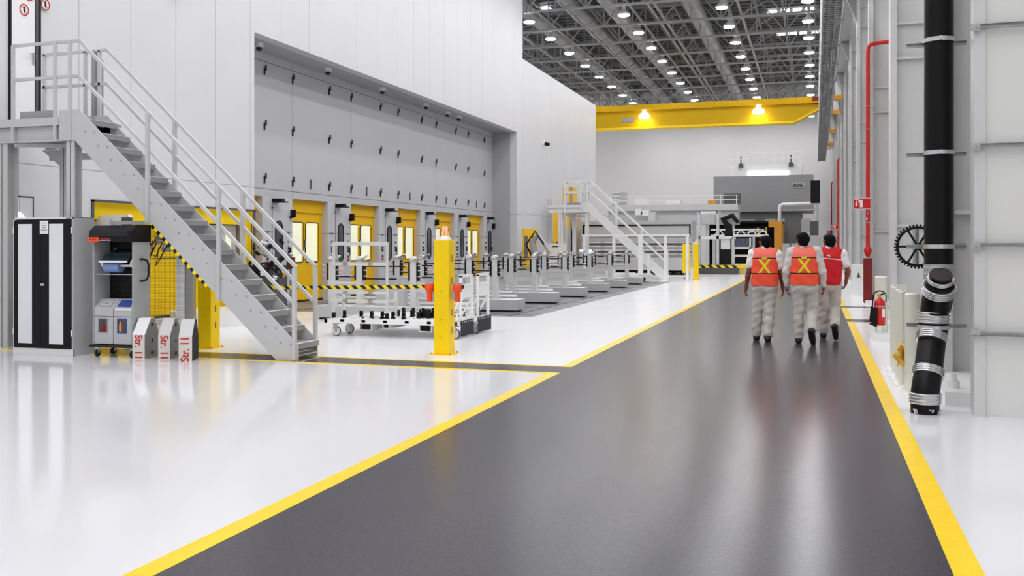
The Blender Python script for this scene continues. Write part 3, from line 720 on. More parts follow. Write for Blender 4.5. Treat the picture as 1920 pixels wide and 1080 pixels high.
# three ramp boxes with red lettering
def str_box(x0, x1, ya, rotup, label, first, rot):
    dep = 0.38; t = thing('wheel_chock_box', (x0, ya, 0), label, 'box', 'metal boxes with red lettering')
    prof = [(ya, 0), (ya + dep, 0), (ya + dep, .31), (ya + .27, .545), (ya + .16, .545), (ya, .33)]
    g = MB(); g.prism(prof, 'x', x0 + .004, x1 - .004)
    for yy, zz, hw in ((ya + .2, .46, .03), (ya + .2, .24, .022), (ya + .2, .07, .03)): g.box(x1 - .004, x1 - .001, yy - hw, yy + hw, zz - .02, zz + .02, BLACK)
    bd = g.build('body', TREADP if not rotup else BLACK, t)
    g = MB(); g.box(x0, x1, ya - .003, ya, 0, .33); g.build('front_plate', FOAM, t)
    g = MB(); g.add([(x0, ya - .003, .33), (x1, ya - .003, .33), (x1, ya + .16, .549), (x0, ya + .16, .549)], [(0,1,2,3)]); g.box(x0, x1, ya + .16, ya + .27, .545, .549); g.build('top_plate', WHITE if first else GREYP, t)
    g = MB()
    for i in range(16):
        for j in range(22):
            yy = ya + .02 + i*.027 + (.013 if j % 2 else 0); zz = .03 + j*.0215
            if yy > ya + dep - .02: continue
            if zz > .30 + min(yy - ya, .16)*1.3 - .03 or zz > .31 + (ya + dep - yy)*1.2 - .03: continue
            if any(abs(yy - (ya + .2)) < .04 and abs(zz - q) < .03 for q in (.46, .24, .07)): continue
            s_ = 1 if (i + j) % 2 else -1
            g.bar((x1 - .002, yy, zz - .007*s_), (x1 - .002, yy + .016, zz + .007*s_), .003, .004)
    g.build('tread_pattern', CHROME if not rotup else DGREY, bd)
    R = RX @ Matrix.Rotation(radians(90 if rotup else -90), 4, 'Z')
    text_mesh('Str. 11', 0.15, REDT, 'lettering', t, ((x0+x1)/2 - .002, ya - .005, .163), R, depth=.001, bold=.003, sx=.84)
    t.rotation_euler.z = radians(rot); return t
str_box(-8.88, -8.70, 10.72, False, 'left metal box lettered Str. 11, beside the cleaning cart', True, 9)
str_box(-8.50, -8.335, 10.77, False, 'middle metal box lettered Str. 11 with grey sloping top', False, 15)
str_box(-8.11, -7.935, 10.69, True, 'right metal box with Str. 11 reading upwards, dark side', False, 23)

# yellow posts
def yellow_post(x, y, label, beacon, ang=0):
    t = thing('barrier_post', (x, y, 0), label, 'post'); a = .115; h = 1.63
    g = MB(); g.box(x - a, x + a, y - a, y + a, .012, h); g.build('column', YEL, t, 0.008)
    g = MB(); g.box(x - .165, x + .165, y - .165, y + .165, 0, .014); bp = g.build('base_plate', YEL, t)
    g = MB()
    for sx in (-1, 1):
        for sy in (-1, 1): g.cyl((x + sx*.14, y + sy*.14, .014), (x + sx*.14, y + sy*.14, .035), .012, n=6)
    g.build('anchor_bolts', STEEL, bp)
    g = MB()
    for zz in (1.0, 1.32, .55, .3): g.box(x + a, x + a + .003, y - .01, y + .012, zz, zz + .1)
    for zz in (.9, .5, .25): g.cyl((x, y - a - .002, zz), (x, y - a, zz), .008, n=8)
    g.build('slots', DGREY, t)
    g = MB(); g.box(x - .05, x - .02, y - a - .002, y - a, h - .06, h - .05); g.box(x + .01, x + .04, y - a - .002, y - a, h - .09, h - .08); g.build('small_plates', STEEL, t)
    if beacon:
        g = MB(); g.lathe((x + .01, y, h), [(.095, 0), (.09, .02), (.06, .05), (.055, .06)], n=24); g.build('beacon_base', WHITE, t)
        g = MB(); g.lathe((x + .01, y, h + .06), [(.052, 0), (.047, .06), (.03, .13), (.012, .135)], n=20); g.build('beacon_lens', ORB, t)
        g = MB()
        for k in range(6):
            c, s = cos(k*pi/3 + .3), sin(k*pi/3 + .3); g.bar((x + .01 + c*.053, y + s*.053, h + .06), (x + .01 + c*.03, y + s*.03, h + .19), .014, .01)
        g.build('beacon_cage', WHITE, t)
    return t
yellow_post(-5.035, 12.55, 'tall square yellow post with orange beacon and belt holders in front of the trolley', True)
yellow_post(-8.73, 12.22, 'square yellow post standing under the near staircase', False)
yellow_post(-5.18, 43.75, 'distant yellow post with bolt holes at the far guard frame', True)
t = thing('guard_board', (-5.6, 43.6, 0), 'distant flat yellow guard panel left of the far yellow post', 'panel')
g = MB(); g.box(-5.78, -5.42, 43.6, 43.7, .3, 1.63); g.build('panel', YEL, t); g = MB(); g.box(-5.72, -5.66, 43.62, 43.68, 0, .3); g.box(-5.54, -5.48, 43.62, 43.68, 0, .3); g.build('foot', GREYM, t)

# belt barrier between the yellow posts
def belt_head(x, y, z, lab, side):
    t = thing('belt_barrier_head', (x, y, z), lab, 'belt barrier')
    g = MB(); g.lathe((x, y, z), [(.038, -.17), (.04, -.04), (.066, .0), (.07, .02), (.07, .075), (.06, .085)], n=20); g.build('holder', ORANGE, t)
    g = MB(); g.lathe((x, y, z), [(.062, .085), (.06, .1), (.03, .105)], n=20); g.build('cap', GREYM, t)
    g = MB(); g.box(x + side*.065, x + side*.085, y - .02, y + .02, z + .02, z + .07); g.build('belt_slot', BLACK, t)
    g = MB(); g.box(x + (.03 if side < 0 else -.09), x + (.09 if side < 0 else -.03), y, y + .03, z - .15, z + .06); g.build('wall_clip', STEEL, t)
    return t
belt_head(-5.24, 12.5, .92, 'orange belt holder on the left side of the near yellow post', -1)
belt_head(-4.81, 12.5, .92, 'orange belt holder on the right side of the near yellow post', 1)
g = MB(); P0 = Vector((-5.31, 12.5, .965)); P1 = Vector((-8.6, 12.2, .925)); hh = Vector((0, 0, .026))
N = 24
for k in range(N):
    a = P0.lerp(P1, k/N); b = P0.lerp(P1, (k+1)/N); sa = Vector((0,0,-.01*4*(k/N)*(1-k/N))); sb = Vector((0,0,-.01*4*((k+1)/N)*(1-(k+1)/N)))
    g.add([a - hh + sa, b - hh + sb, b + hh + sb, a + hh + sa], [(0,1,2,3)]); 
o = g.build('barrier_tape', TAPE); so = o.modifiers.new('solid', 'SOLIDIFY'); so.thickness = .002
tag(o, 'yellow and black striped belt stretched between the two yellow posts', 'barrier tape')

# mesh fence under the stair
t = thing('mesh_fence', (-9.6, 12.1, 0), 'black wire mesh guard fence with white frame behind cleaning cart', 'fence')
g = MB()
for k in range(64): g.box(-10.35 + .0228*k, -10.35 + .0228*k + .0028, 12.098, 12.101, .2, 1.88)
for k in range(74): g.box(-10.35, -8.99, 12.1, 12.103, .2 + .0228*k, .2 + .0228*k + .0028)
g.build('wire_mesh', WIRE, t)
g = MB(); g.box(-8.99, -8.90, 12.06, 12.14, 0, 1.95); g.box(-10.42, -10.36, 12.06, 12.14, 0, 1.95); g.box(-10.42, -8.9, 12.07, 12.13, 1.88, 1.93); g.build('frame', GREYP, t)
g = MB(); g.prism([(-9.2, 1.88), (-9.4, 1.88), (-9.34, 1.76), (-9.26, 1.76)], 'y', 12.05, 12.06); g.build('bracket', GREYP, t)
g = MB(); g.box(-10.2, -8.99, 12.12, 12.14, 0.0, .12); g.build('kick_plate', WHITE, t)

# equipment in the yellow bay (behind the fence)
t = thing('valve_stand', (-11.9, 15.3, 0), 'white column carrying a tangle of valves and hoses behind the mesh fence', 'machine')
g = MB(); g.box(-11.1, -10.95, 14.55, 14.72, 0, 1.55); g.build('column', WHITE, t)
g = MB(); g.box(-10.95, -10.9, 14.6, 14.74, .2, 1.35); g.build('side_channel', GREYM, t)
g = MB(); g.box(-11.3, -10.75, 14.4, 14.9, 1.45, 1.5); g.box(-11.25, -10.8, 14.45, 14.85, 1.62, 1.67); g.build('top_plate', STEEL, t)
random.seed(3)
for k in range(9):
    g = MB(); x = -12.0 + .14*k; y = 14.3 + random.random()*.3; z = 1.42 + random.random()*.35
    g.cyl((x, y, z), (x, y + .1, z + .12), .06, m=random.choice([CHROME, DGREY])); g.cyl((x, y, z), (x + .12, y, z), .04, m=STEEL); g.build('valve', STEEL, t)
for k in range(7):
    x = -12.0 + .12*k; pts = [(x, 14.3, 1.5), (x + .03, 14.2, 1.2 + .1*(k % 3)), (x + .1, 14.25, 1.35), (x + .2, 14.3, 1.6)]
    g = MB(); g.tube(pts, .012, n=6); g.build('hose', BLACK, t)
g = MB(); g.box(-11.55, -11.48, 14.3, 14.34, 1.1, 1.9); g.box(-11.62, -11.42, 14.28, 14.3, 1.6, 1.95); g.build('yellow_arm', YEL, t)
g = MB(); g.bar((-11.62, 14.3, 1.55), (-11.9, 14.3, .95), .03); g.build('damper', BLACK, t)
g = MB(); g.box(-11.8, -11.66, 14.28, 14.36, 1.52, 1.58); g.build('blue_tag', BLUE, t)
t = thing('machine_plinth', (-11.2, 16.4, 0), 'low white round fronted machine base behind the mesh fence', 'machine base')
g = MB(); g.cyl((-11.3, 16.2, 0), (-11.3, 16.2, .27), .95, n=48); g.build('base', WHITE, t)
t = thing('hydraulic_unit', (-11.9, 18.9, 0), 'dark valve block with black hoses and brass fittings seen through the stair', 'machine')
g = MB(); g.box(-12.3, -11.6, 18.6, 19.2, .1, 1.1, DGREY); g.build('block', DGREY, t)
random.seed(11)
for k in range(26):
    x = -12.2 + random.random()*.75; y = 18.5 + random.random()*.5; z = .75 + random.random()*.85
    g = MB(); mm = random.choice([BLACK, CHROME, ORANGEP, DGREY, BLACK]); r = .03 + random.random()*.045
    g.cyl((x, y, z), (x + random.uniform(-.12, .12), y - .08, z + random.uniform(-.1, .12)), r, m=mm, n=10); g.build('fitting', mm, t)
for k in range(10):
    x = -12.2 + .09*k; g = MB(); pts = [(x + .18*sin(q*.5 + k), 18.5 - .1*sin(q*.6), .9 + .14*q - .02*q*q + .08*cos(k)) for q in range(7)]; g.tube(pts, .022, n=7); g.build('hose', BLACK, t)
t = thing('control_box', (-11.3, 18.2, 0), 'brown and silver control box on a bracket near the first grey pillar', 'control box')
g = MB(); g.box(-11.62, -11.45, 19.2, 19.3, 1.0, 1.28); g.build('box', mat('brown_box', (94, 52, 36), .5), t); g = MB(); g.box(-11.55, -11.5, 19.22, 19.28, 0, 1.0); g.build('stand', STEEL, t)
g = MB(); g.cyl((-11.56, 19.2, 1.32), (-11.56, 19.3, 1.34), .05); g.build('gauge', CHROME, t)
t = thing('lit_machine_screen', (-12.0, 13.9, 0), 'white lit machine hood glimpsed above the cleaning cart hood', 'machine')
g = MB(); g.prism([(-12.45, 1.75), (-11.55, 1.75), (-11.65, 2.1), (-12.3, 2.1)], 'y', 13.95, 14.05); g.build('hood', WHITE, t); g = MB(); g.box(-11.75, -11.55, 13.9, 13.95, 1.78, 2.05); g.box(-12.05, -11.95, 13.96, 14.04, 0, 1.75); g.build('bracket', DGREY, t)

# ================================================================== TROLLEY WITH RACK
def big_caster(par, x, y, top):
    r = .088
    g = MB(); g.box(x - .055, x + .055, y - .05, y + .05, top - .014, top); g.bar((x, y - .028, r), (x - .02, y - .028, top - .01), .05, .006); g.bar((x, y + .028, r), (x - .02, y + .028, top - .01), .05, .006)
    g.prism([(x - .05, top - .02), (x + .04, top - .02), (x + .015, r), (x - .015, r)], 'y', y - .036, y - .032); c = g.build('caster', CHROME, par)
    g = MB(); g.cyl((x, y - .018, r), (x, y + .018, r), r*.84, n=28); g.cyl((x, y - .025, r), (x, y + .025, r), .02, m=CHROME, n=12); wl = g.build('wheel', ALU, c)
    g = MB(); g.torus((x, y, r), r*.87, r*.125, 'y', n=32, k=8); g.build('tyre', RUBBER, wl)
def trolley(loc_dx=0.0, label=''):
    t = thing('parts_trolley', (-6.8, 15.3, 0), 'long low white wheeled trolley with black clamps, mats and two push frames', 'trolley')
    x0, x1, y0, y1, zt = -8.02, -5.6, 14.47, 16.2, .295
    g = MB(); g.box(x0, x1, y0, y0 + .06, zt - .07, zt); g.box(x0, x1, y1 - .06, y1, zt - .07, zt); g.box(x0, x0 + .06, y0, y1, zt - .07, zt); g.box(x1 - .06, x1, y0, y1, zt - .07, zt)
    for k in range(5): g.box(x0 + .4*k + .3, x0 + .4*k + .38, y0, y1, zt - .05, zt + .01)
    g.build('frame', WHITE, t, .004)
    g = MB(); g.box(x0 + .03, x1 - .03, y0 + .08, y1 - .08, zt - .02, zt); 
    random.seed(5)
    for k in range(26):
        x = x0 + .1 + random.random()*2.1; y = y0 + .1 + random.random()*1.45; g.box(x, x + .14 + random.random()*.14, y, y + .05, zt, zt + .02 + random.random()*.02)
    g.build('deck', WHITE, t)
    def clamp(x, y, h, w=.045):
        c = MB(); c.box(x - w/2, x + w/2, y - w/2, y + w/2, zt + .03, zt + h); c.box(x - w*.75, x + w*.75, y - w*.6, y + w*.6, zt + .0, zt + .03); c.box(x - w*.5, x + w*.9, y - w*.5, y + w*.2, zt + .07, zt + .09); c.build('clamp', BLACK, t)
    for k in range(6): clamp(-7.78 + .2*k + (.12 if k else 0), 14.75, .13)
    for k in range(7): clamp(-7.0 + .19*k, 15.5, .15)
    for k in range(4): clamp(-6.9 + .26*k, 15.05, .14)
    for k in range(5):
        c = MB(); x = -6.45 + .09*k; c.box(x, x + .07, 14.8 + .07*(k % 2), 14.95 + .07*(k % 2), zt + .02, zt + .12 + .05*(k % 2)); c.cyl((x + .03, 14.9, zt + .1), (x + .03, 14.9, zt + .17), .02); c.build('clamp', BLACK, t)
    clamp(-5.75, 15.95, .16, .06); clamp(-5.95, 15.6, .13)
    for (x, y) in ((x0 + .2, y0 + .06), (x0 + .2, y0 + .55), (x1 - .08, y0 + .16), (x1 - .08, y1 - .55)): big_caster(t, x, y, zt - .07)
    for k, (a, b) in enumerate(((-7.38, -7.18), (-6.95, -6.85), (-6.28, -6.08))):
        h = .1 if k != 1 else .06
        g = MB(); y0_ = y0 + .08
        g.box(a - .012, b + .012, y0_, y0_ + 1.3, zt - .075, zt - .07); g.box(a - .012, b + .012, y0_, y0_ + 1.3, zt - .075 - h - .012, zt - .075 - h); g.box(a - .012, a, y0_, y0_ + 1.3, zt - .075 - h, zt - .07); g.box(b, b + .012, y0_, y0_ + 1.3, zt - .075 - h, zt - .07)
        p = g.build('fork_pocket', WHITE, t); g = MB(); g.box(a, b, y0_ + .05, y0_ + .06, zt - .075 - h, zt - .075); g.build('pocket_opening', BLACK, p)
    for (a, b) in ((14.66, 15.27), (15.5, 16.18)):
        g = MB(); g.box(x1 + .01, x1 + .02, a, b, .04, zt + .005)
        for q in range(6): g.box(x1 + .02, x1 + .024, a + .03 + q*.1, a + .06 + q*.1, zt - .03, zt - .015, WHITE)
        g.build('rubber_mat', RUBBER, t)
    for (a, b) in ((14.82, 15.36), (15.66, 16.2)):
        X_ = x1 - .05; W = .045; zt2 = 1.04
        g = MB()
        for yy in (a, b): g.bar((X_, yy, zt), (X_, yy, zt2), W); g.bar((X_ - .22, yy, zt), (X_, yy, zt + .35), W*.8)
        g.bar((X_, a - W/2, zt2), (X_, b + W/2, zt2), W); g.bar((X_, a, zt2 - .16), (X_, b, zt2 - .16), W*.8)
        f = g.build('push_frame', WHITE, t); g = MB(); g.box(X_ - .01, X_ + .01, a, b, zt + .37, zt2 - .16); g.build('document_panel', WHITE, f)
    # profile rack standing on the trolley
    r = thing('profile_rack', (-7.42, 14.6, zt), 'open rack of pale aluminium profiles standing on the left end of trolley', 'rack')
    ra, rb, yy = -7.93, -6.92, 14.62
    for x in (ra, rb):
        g = MB(); g.box(x - .02, x + .02, yy, yy + .04, zt + .03, 1.61); g.box(x - .006, x + .006, yy - .002, yy, zt + .04, 1.6, GREYP); g.build('upright', ALU, r)
    for z, hh in ((1.585, .066), (1.235, .058), (.745, .04), (.60, .056)):
        g = MB(); g.box(ra - .015, rb + .015, yy - .025, yy, z - hh/2, z + hh/2); g.box(ra, rb, yy - .027, yy - .025, z - .004, z + .004, GREYP); c = g.build('cross_bar', ALU, r)
        if z < 1.5:
            g = MB(); g.box(ra + .2, ra + .29, yy - .032, yy - .025, z - hh/2 - .004, z + hh/2 + .004); g.box(ra + .68, ra + .76, yy - .032, yy - .025, z - hh/2 - .004, z + hh/2 + .004); g.build('sliding_block', STEEL, c)
    for xx in (ra, rb):
        g = MB(); g.box(xx - .02, xx + .02, yy + .36, yy + .4, zt + .03, .75); g.box(xx - .015, xx + .015, yy, yy + .4, .58, .62); g.build('rear_foot', ALU, r)
    g = MB(); g.box(ra - .025, ra + .025, yy - .01, yy + .05, zt + .01, zt + .1); g.box(rb - .025, rb + .025, yy - .01, yy + .05, zt + .01, zt + .1); g.build('clamp_foot', BLACK, r)
trolley()

# ================================================================== PART STANDS IN FRONT OF THE PRESS BAYS
def make_stand(y):
    t = thing('part_stand', (-8.3, y + .3, 0), '', 'machine stand', 'grey part stands along the press pit')
    z0 = .285
    g = MB(); g.box(-10.05, -6.57, y, y + .62, .045, z0); b = g.build('base_block', MGREY, t, .006)
    g = MB(); g.box(-10.0, -6.57, y + .0, y + .62, z0, z0 + .004); g.build('top_plate', WHITE, b)
    for fa, fb in ((-7.6, -6.66), (-9.9, -8.9)):
        g = MB(); g.box(fa, fb, y + .01, y + .6, 0, .045); g.build('black_strip', BLACK, b)  # black strips between base block and floor
    for pi_, (xa, xb) in enumerate(((-7.81, -7.17), (-9.67, -9.03))):
        for x in (xa, xb):
            g = MB(); g.box(x - .065, x + .065, y + .1, y + .24, z0, 1.235); p = g.build('post', GREYP, t)
            g = MB(); g.box(x - .14, x + .14, y + .04, y + .3, z0, z0 + .02); g.prism([(x + .065, z0 + .02), (x + .14, z0 + .02), (x + .065, z0 + .1)], 'y', y + .16, y + .18); g.build('foot_plate', GREYP, p)
            g = MB(); g.box(x - .115, x - .075, y + .12, y + .2, .83, 1.19); g.build('guide_strip', BLACK, p)
            g = MB(); g.box(x + .075, x + .115, y + .12, y + .2, .83, 1.19); g.build('guide_strip', BLACK, p)
            g = MB(); g.box(x - .1, x + .1, y + .08, y + .26, 1.235, 1.255); g.bar((x + .07, y + .1, 1.25), (x + .22, y + .05, 1.34), .07, .02); g.cyl((x - .02, y + .1, 1.28), (x - .02, y + .25, 1.28), .05, m=WHITE, n=12); g.build('clamp_head', CHROME, p)
            g = MB()
            for z in (1.14, 1.04, .92): g.cyl((x + .115, y + .1, z), (x + .2, y + .1, z), .016, n=8); g.cyl((x - .2, y + .1, z), (x - .115, y + .1, z), .016, n=8)
            g.build('cylinder_ends', CHROME, p)
        g = MB(); g.box(xa, xb, y + .14, y + .2, .60, .77); g.box(xa, xb, y + .12, y + .22, .77, .785, WHITE); g.build('crossbeam', GREYP, t)
        for z in (1.14, .90):
            g = MB(); g.cyl((xa + .08, y + .16, z), (xb - .08, y + .16, z), .016, n=8); g.build('rod', BLACK, t)
    for z in (1.12, .86):
        g = MB(); g.cyl((-9.0, y + .16, z), (-8.0 if z > 1 else -8.2, y + .16, z), .014, n=8); g.build('rod', BLACK, t)
    g = MB(); g.box(-8.75, -8.1, y + .3, y + .5, z0, .62); g.build('valve_box', MGREY, t)
    g = MB(); g.box(-9.9, -6.75, y + .45, y + .52, z0 + .05, z0 + .1); g.box(-9.9, -6.9, y + .55, y + .6, z0 + .14, z0 + .18); g.build('floor_rail', WHITE, t)
    return t
SY = [17.65 + 3.27*k for k in range(7)]
st = make_stand(SY[0])
SN = ['nearest, behind the wheeled trolley', 'second from the camera', 'third from the camera', 'fourth from the camera', 'fifth from the camera', 'sixth from the camera', 'farthest, beside the far stair']
for k, y in enumerate(SY):
    lb = 'grey block stand with four posts, %s' % SN[k]
    if k == 0: st['label'] = lb
    else: dup(st, (-8.3, y + .3, 0), lb)

# ================================================================== RIGHT SIDE
# black down pipe with couplings
t = thing('black_drain_pipe', (1.13, 9.9, 0), 'thick black vertical pipe with metal couplings in front of the grey casing', 'pipe')
px_, py_ = 1.135, 9.92
g = MB(); g.cyl((px_, py_, 1.36), (px_, py_, 12.8), .132, n=36); g.build('main_pipe', PIPEB, t)
g = MB(); g.cyl((px_, py_, 1.2), (px_, py_, 1.37), .137, n=36)
for z in (1.22, 1.28, 1.34): g.torus((px_, py_, z), .137, .006, 'z', n=32, k=6)
g.build('coupling', STEEL, t)
def coupling(c, d, r, L=.085, n=36):
    c = Vector(c); d = Vector(d).normalized(); g = MB(); g.cyl(c - d*L/2, c + d*L/2, r, n=n)
    u = Vector((1, 0, 0)); a = d.cross(u).normalized(); b = d.cross(a)
    for q in (-.42, -.14, .14, .42):
        ring = [c + d*L*q + (a*cos(2*pi*i/n) + b*sin(2*pi*i/n))*(r + .002) for i in range(n + 1)]; g.tube(ring, .007, n=6)
    for q in (-.3, 0, .3): p = c + d*L*q + Vector((.95, -.3, 0))*(r + .004); g.box(p.x - .008, p.x + .008, p.y - .02, p.y + .02, p.z - .007, p.z + .007)
    return g.build('coupling', CHROME, t)
path = [(1.125, 9.72, 1.27), (1.10, 9.84, 1.0), (1.085, 9.87, .85), (1.08, 9.86, .72), (1.05, 9.78, .62), (1.02, 9.66, .42), (1.0, 9.58, .32), (.975, 9.52, .22), (.97, 9.51, .1), (.97, 9.51, .0)]
g = MB(); g.tube([(px_, py_, 1.25), (px_, py_, 1.05), (1.10, 9.89, .9), (1.085, 9.87, .8)], .13, n=32); g.tube([(1.12, 9.77, 1.17), (1.10, 9.84, 1.0), (1.085, 9.87, .85), (1.08, 9.86, .72)], .13, n=32)
g.build('wye_branch', PIPEB, t)
g = MB(); g.tube([(1.085, 9.87, .8), (1.08, 9.86, .70), (1.05, 9.77, .58), (1.02, 9.66, .42), (.995, 9.57, .30), (.975, 9.52, .2), (.97, 9.51, .1), (.97, 9.51, 0)], .125, n=32); g.build('lower_bend', PIPEB, t)
dcap = Vector((.05, -.75, 1.0)).normalized(); c0 = Vector((1.12, 9.78, 1.14))
coupling(c0, dcap, .142, .09)
g = MB(); g.cyl(c0 + dcap*.04, c0 + dcap*.08, .135, .115, n=32); g.cyl(c0 + dcap*.08, c0 + dcap*.17, .1, n=32); g.build('reducer', PIPEB, t)
coupling(c0 + dcap*.115, dcap, .106, .04)
g = MB(); g.cyl(c0 + dcap*.17, c0 + dcap*.18, .1, .097, n=32); g.build('end_cap', CAPB, t)
coupling((1.084, 9.87, .865), (0, 0, 1), .137, .11)
coupling((1.062, 9.80, .665), (.2, .55, 1), .135, .075)
coupling((1.01, 9.62, .36), (.18, .55, 1), .134, .075)
coupling((.97, 9.51, .14), (0, 0, 1), .134, .1)
g = MB()
for k in range(5): a = k*1.3; g.bar((.97 + .1*cos(a), 9.51 - .1, .0), (.97 + .12*cos(a), 9.51 - .12, .05), .02, .008)
g.build('floor_tabs', CHROME, t)

def strut(x0, x1, y, z, lab, grp):
    t = thing('strut_channel', (x0, y, z), lab, 'rail', grp); h = .04
    g = MB(); g.box(x0, x1, y - .02, y + .02, z + h/2 - .005, z + h/2); g.box(x0, x1, y - .02, y + .02, z - h/2, z - h/2 + .005); g.box(x0, x1, y + .014, y + .02, z - h/2, z + h/2); g.build('channel', STEEL, t)
    return t
HN = {3.52: 'topmost', 2.44: 'second from the top', 1.54: 'at eye level', .77: 'lowest'}
for z in (3.52, 2.44, 1.54, .77):
    s_ = strut(.86, 1.40, 10.08, z, 'short metal strut holding the black pipe, %s' % HN[z], 'short pipe struts')
    g = MB(); r = .142 if z > 1 else .145; cx_ = px_ if z > 1 else 1.082; cy_ = py_ if z > 1 else 9.868
    n = 40; ring = [(cx_ + r*cos(2*pi*i/n), cy_ + r*sin(2*pi*i/n), 0) for i in range(n)]
    vs = [(x, y, z - .02) for x, y, _ in ring] + [(x, y, z + .02) for x, y, _ in ring]
    g.add(vs, [(i, (i+1) % n, n + (i+1) % n, n + i) for i in range(n)], None, True); g.box(cx_ - .012, cx_ + .012, cy_ - r - .02, cy_ - r + .002, z - .02, z + .02)
    g.build('pipe_clamp', CHROME, s_)
    s2 = strut(1.345, 3.2, 9.44, z + (-.02 if z < 1 else .015), 'long horizontal metal strut across the grey casing, %s' % HN[z], 'long struts across the casing')
    g = MB(); g.box(1.34, 1.42, 9.405, 9.42, z - .03, z + .03); g.cyl((1.4, 9.395, z), (1.4, 9.41, z), .012, n=6); g.build('joint_bracket', STEEL, s2)

# chain wheel valve
t = thing('valve_handwheel', (.985, 10.3, 1.54), 'round black spoked chain wheel behind the black pipe', 'wheel')
wc = (.985, 10.30, 1.54)
g = MB(); g.torus(wc, .192, .013, 'y', n=48, k=8)
for k in range(40):
    a = 2*pi*k/40; p = Vector(wc) + Vector((cos(a), 0, sin(a)))*.205; q = Vector(wc) + Vector((cos(a + .08), 0, sin(a + .08)))*.213; g.bar(p, q, .03, .014, up=(0, 1, 0))
g.build('toothed_rim', BLACK, t)
for k in range(6):
    a = 2*pi*k/6; g = MB(); g.bar(wc, Vector(wc) + Vector((cos(a), 0, sin(a)))*.185, .02, .012, up=(0, 1, 0)); g.build('spoke', BLACK, t)
g = MB(); g.cyl((wc[0], 10.26, 1.54), (wc[0], 10.34, 1.54), .035); g.build('hub', BLACK, t)
g = MB(); g.cyl((wc[0], 10.34, 1.54), (wc[0], 10.9, 1.54), .02); g.cyl((wc[0], 10.5, 1.35), (wc[0], 10.5, 1.75), .03, m=STEEL); g.box(wc[0], 1.5, 10.86, 10.92, 1.5, 1.58); g.build('valve_stem', STEEL, t)

# guard bollards beside the pipe
BY = [10.83, 11.3, 11.75, 12.35, 12.85]; BX = [.985, .918, .926, .925, .938]; BR = [.078, .036, .042, .036, .032]
BN = ['nearest, beside the black pipe', 'second from the front', 'third from the front', 'fourth from the front', 'rearmost of the group']
for k in range(5):
    x, y = BX[k], BY[k]
    t = thing('guard_bollard', (x, y, 0), 'cream steel guard post %s' % BN[k], 'bollard', 'cream guard posts by the pipe')
    g = MB(); g.cyl((x, y, .01), (x, y, 1.03), BR[k], n=28); g.lathe((x, y, 1.03), [(BR[k], 0), (BR[k]*.9, .012), (.02, .018)], n=28); g.build('post', CREAM, t)
    g = MB(); g.box(x - .13, x + .1, y - .07, y + .07, 0, .012); g.cyl((x - .1, y, .012), (x - .1, y, .05), .008, n=6); g.build('base_plate', WHITE, t)
t = thing('cover_box', (.93, 13.1, 0), 'narrow cream box with a black end at the rear of the guard posts', 'box')
g = MB(); g.box(.955, 1.12, 13.1, 13.3, 0, 1.04); g.build('body', CREAM, t); g = MB(); g.box(.945, .955, 13.08, 13.28, .9, 1.02); g.build('black_plug', BLACK, t)
t = thing('yellow_rag', (.9, 11.0, .42), 'crumpled yellow cloth hanging between the cream guard posts', 'cloth')
random.seed(4); vs = []; nU, nV = 12, 10
for i in range(nU):
    for j in range(nV):
        u = i/(nU - 1); v = j/(nV - 1); vs.append((.835 + .13*u + .015*sin(9*v + 3*u), 10.93 + .05*sin(11*u + 4*v) + .03*random.random(), .26 + .26*v*(1 - .45*abs(u - .6)) + .02*sin(8*u)))
g = MB(); g.add(vs, [(i*nV + j, (i+1)*nV + j, (i+1)*nV + j + 1, i*nV + j + 1) for i in range(nU - 1) for j in range(nV - 1)], None, True); o = g.build('fabric', CLOTH, t); so = o.modifiers.new('solid', 'SOLIDIFY'); so.thickness = .02
t = thing('guard_bollard', (1.13, 18.2, 0), 'cream bollard standing alone behind the fire extinguisher', 'bollard')
g = MB(); g.cyl((1.13, 18.2, 0), (1.13, 18.2, .98), .11, n=10); g.lathe((1.13, 18.2, .98), [(.11, 0), (.09, .02), (.02, .03)], n=10); g.build('post', CREAM, t)
t = thing('utility_box', (1.35, 33, 0), 'white floor standing electrical box near the third column', 'box')
g = MB(); g.box(1.1, 1.5, 31.5, 32.0, 0, .95); g.build('body', WHITE, t, .01); g = MB(); g.prism([(1.24, .55), (1.36, .55), (1.3, .72)], 'y', 31.49, 31.5); g.build('warning_triangle', DGREY, t)

# fire extinguisher on its stand
t = thing('fire_extinguisher', (1.01, 16.6, .24), 'red fire extinguisher with black hose on a low white stand', 'fire extinguisher')
ex, ey = 1.01, 16.6
g = MB(); g.lathe((ex, ey, .245), [(.07, 0), (.088, .02), (.09, .34), (.08, .39), (.04, .43), (.025, .45)], n=28); g.build('cylinder', RED, t)
g = MB(); g.lathe((ex, ey, .245), [(.0915, .30), (.0915, .325)], n=28); g.build('strap', STEEL, t)
g = MB(); g.box(ex + .03, ex + .075, ey - .089, ey - .078, .38, .52); g.build('label', PAPER, t)
g = MB(); g.cyl((ex, ey, .69), (ex, ey, .74), .022); g.box(ex - .05, ex + .03, ey - .012, ey + .012, .735, .75); g.bar((ex - .05, ey, .79), (ex + .02, ey, .755), .02, .008); g.build('valve_head', ORANGEP, t)
g = MB(); g.tube([(ex + .02, ey, .735), (ex + .08, ey, .77), (ex + .1, ey, .72), (ex + .095, ey, .62)] , .009); g.tube([(ex + .02, ey - .01, .75)] + [(ex - .0 + .1*cos(a), ey - .02, .72 + .09*sin(a)) for a in (.6, 1.1, 1.6, 2.1, 2.6, 3.0)] + [(ex - .11, ey - .03, .6), (ex - .115, ey - .03, .5)], .011); g.build('hose', BLACK, t)
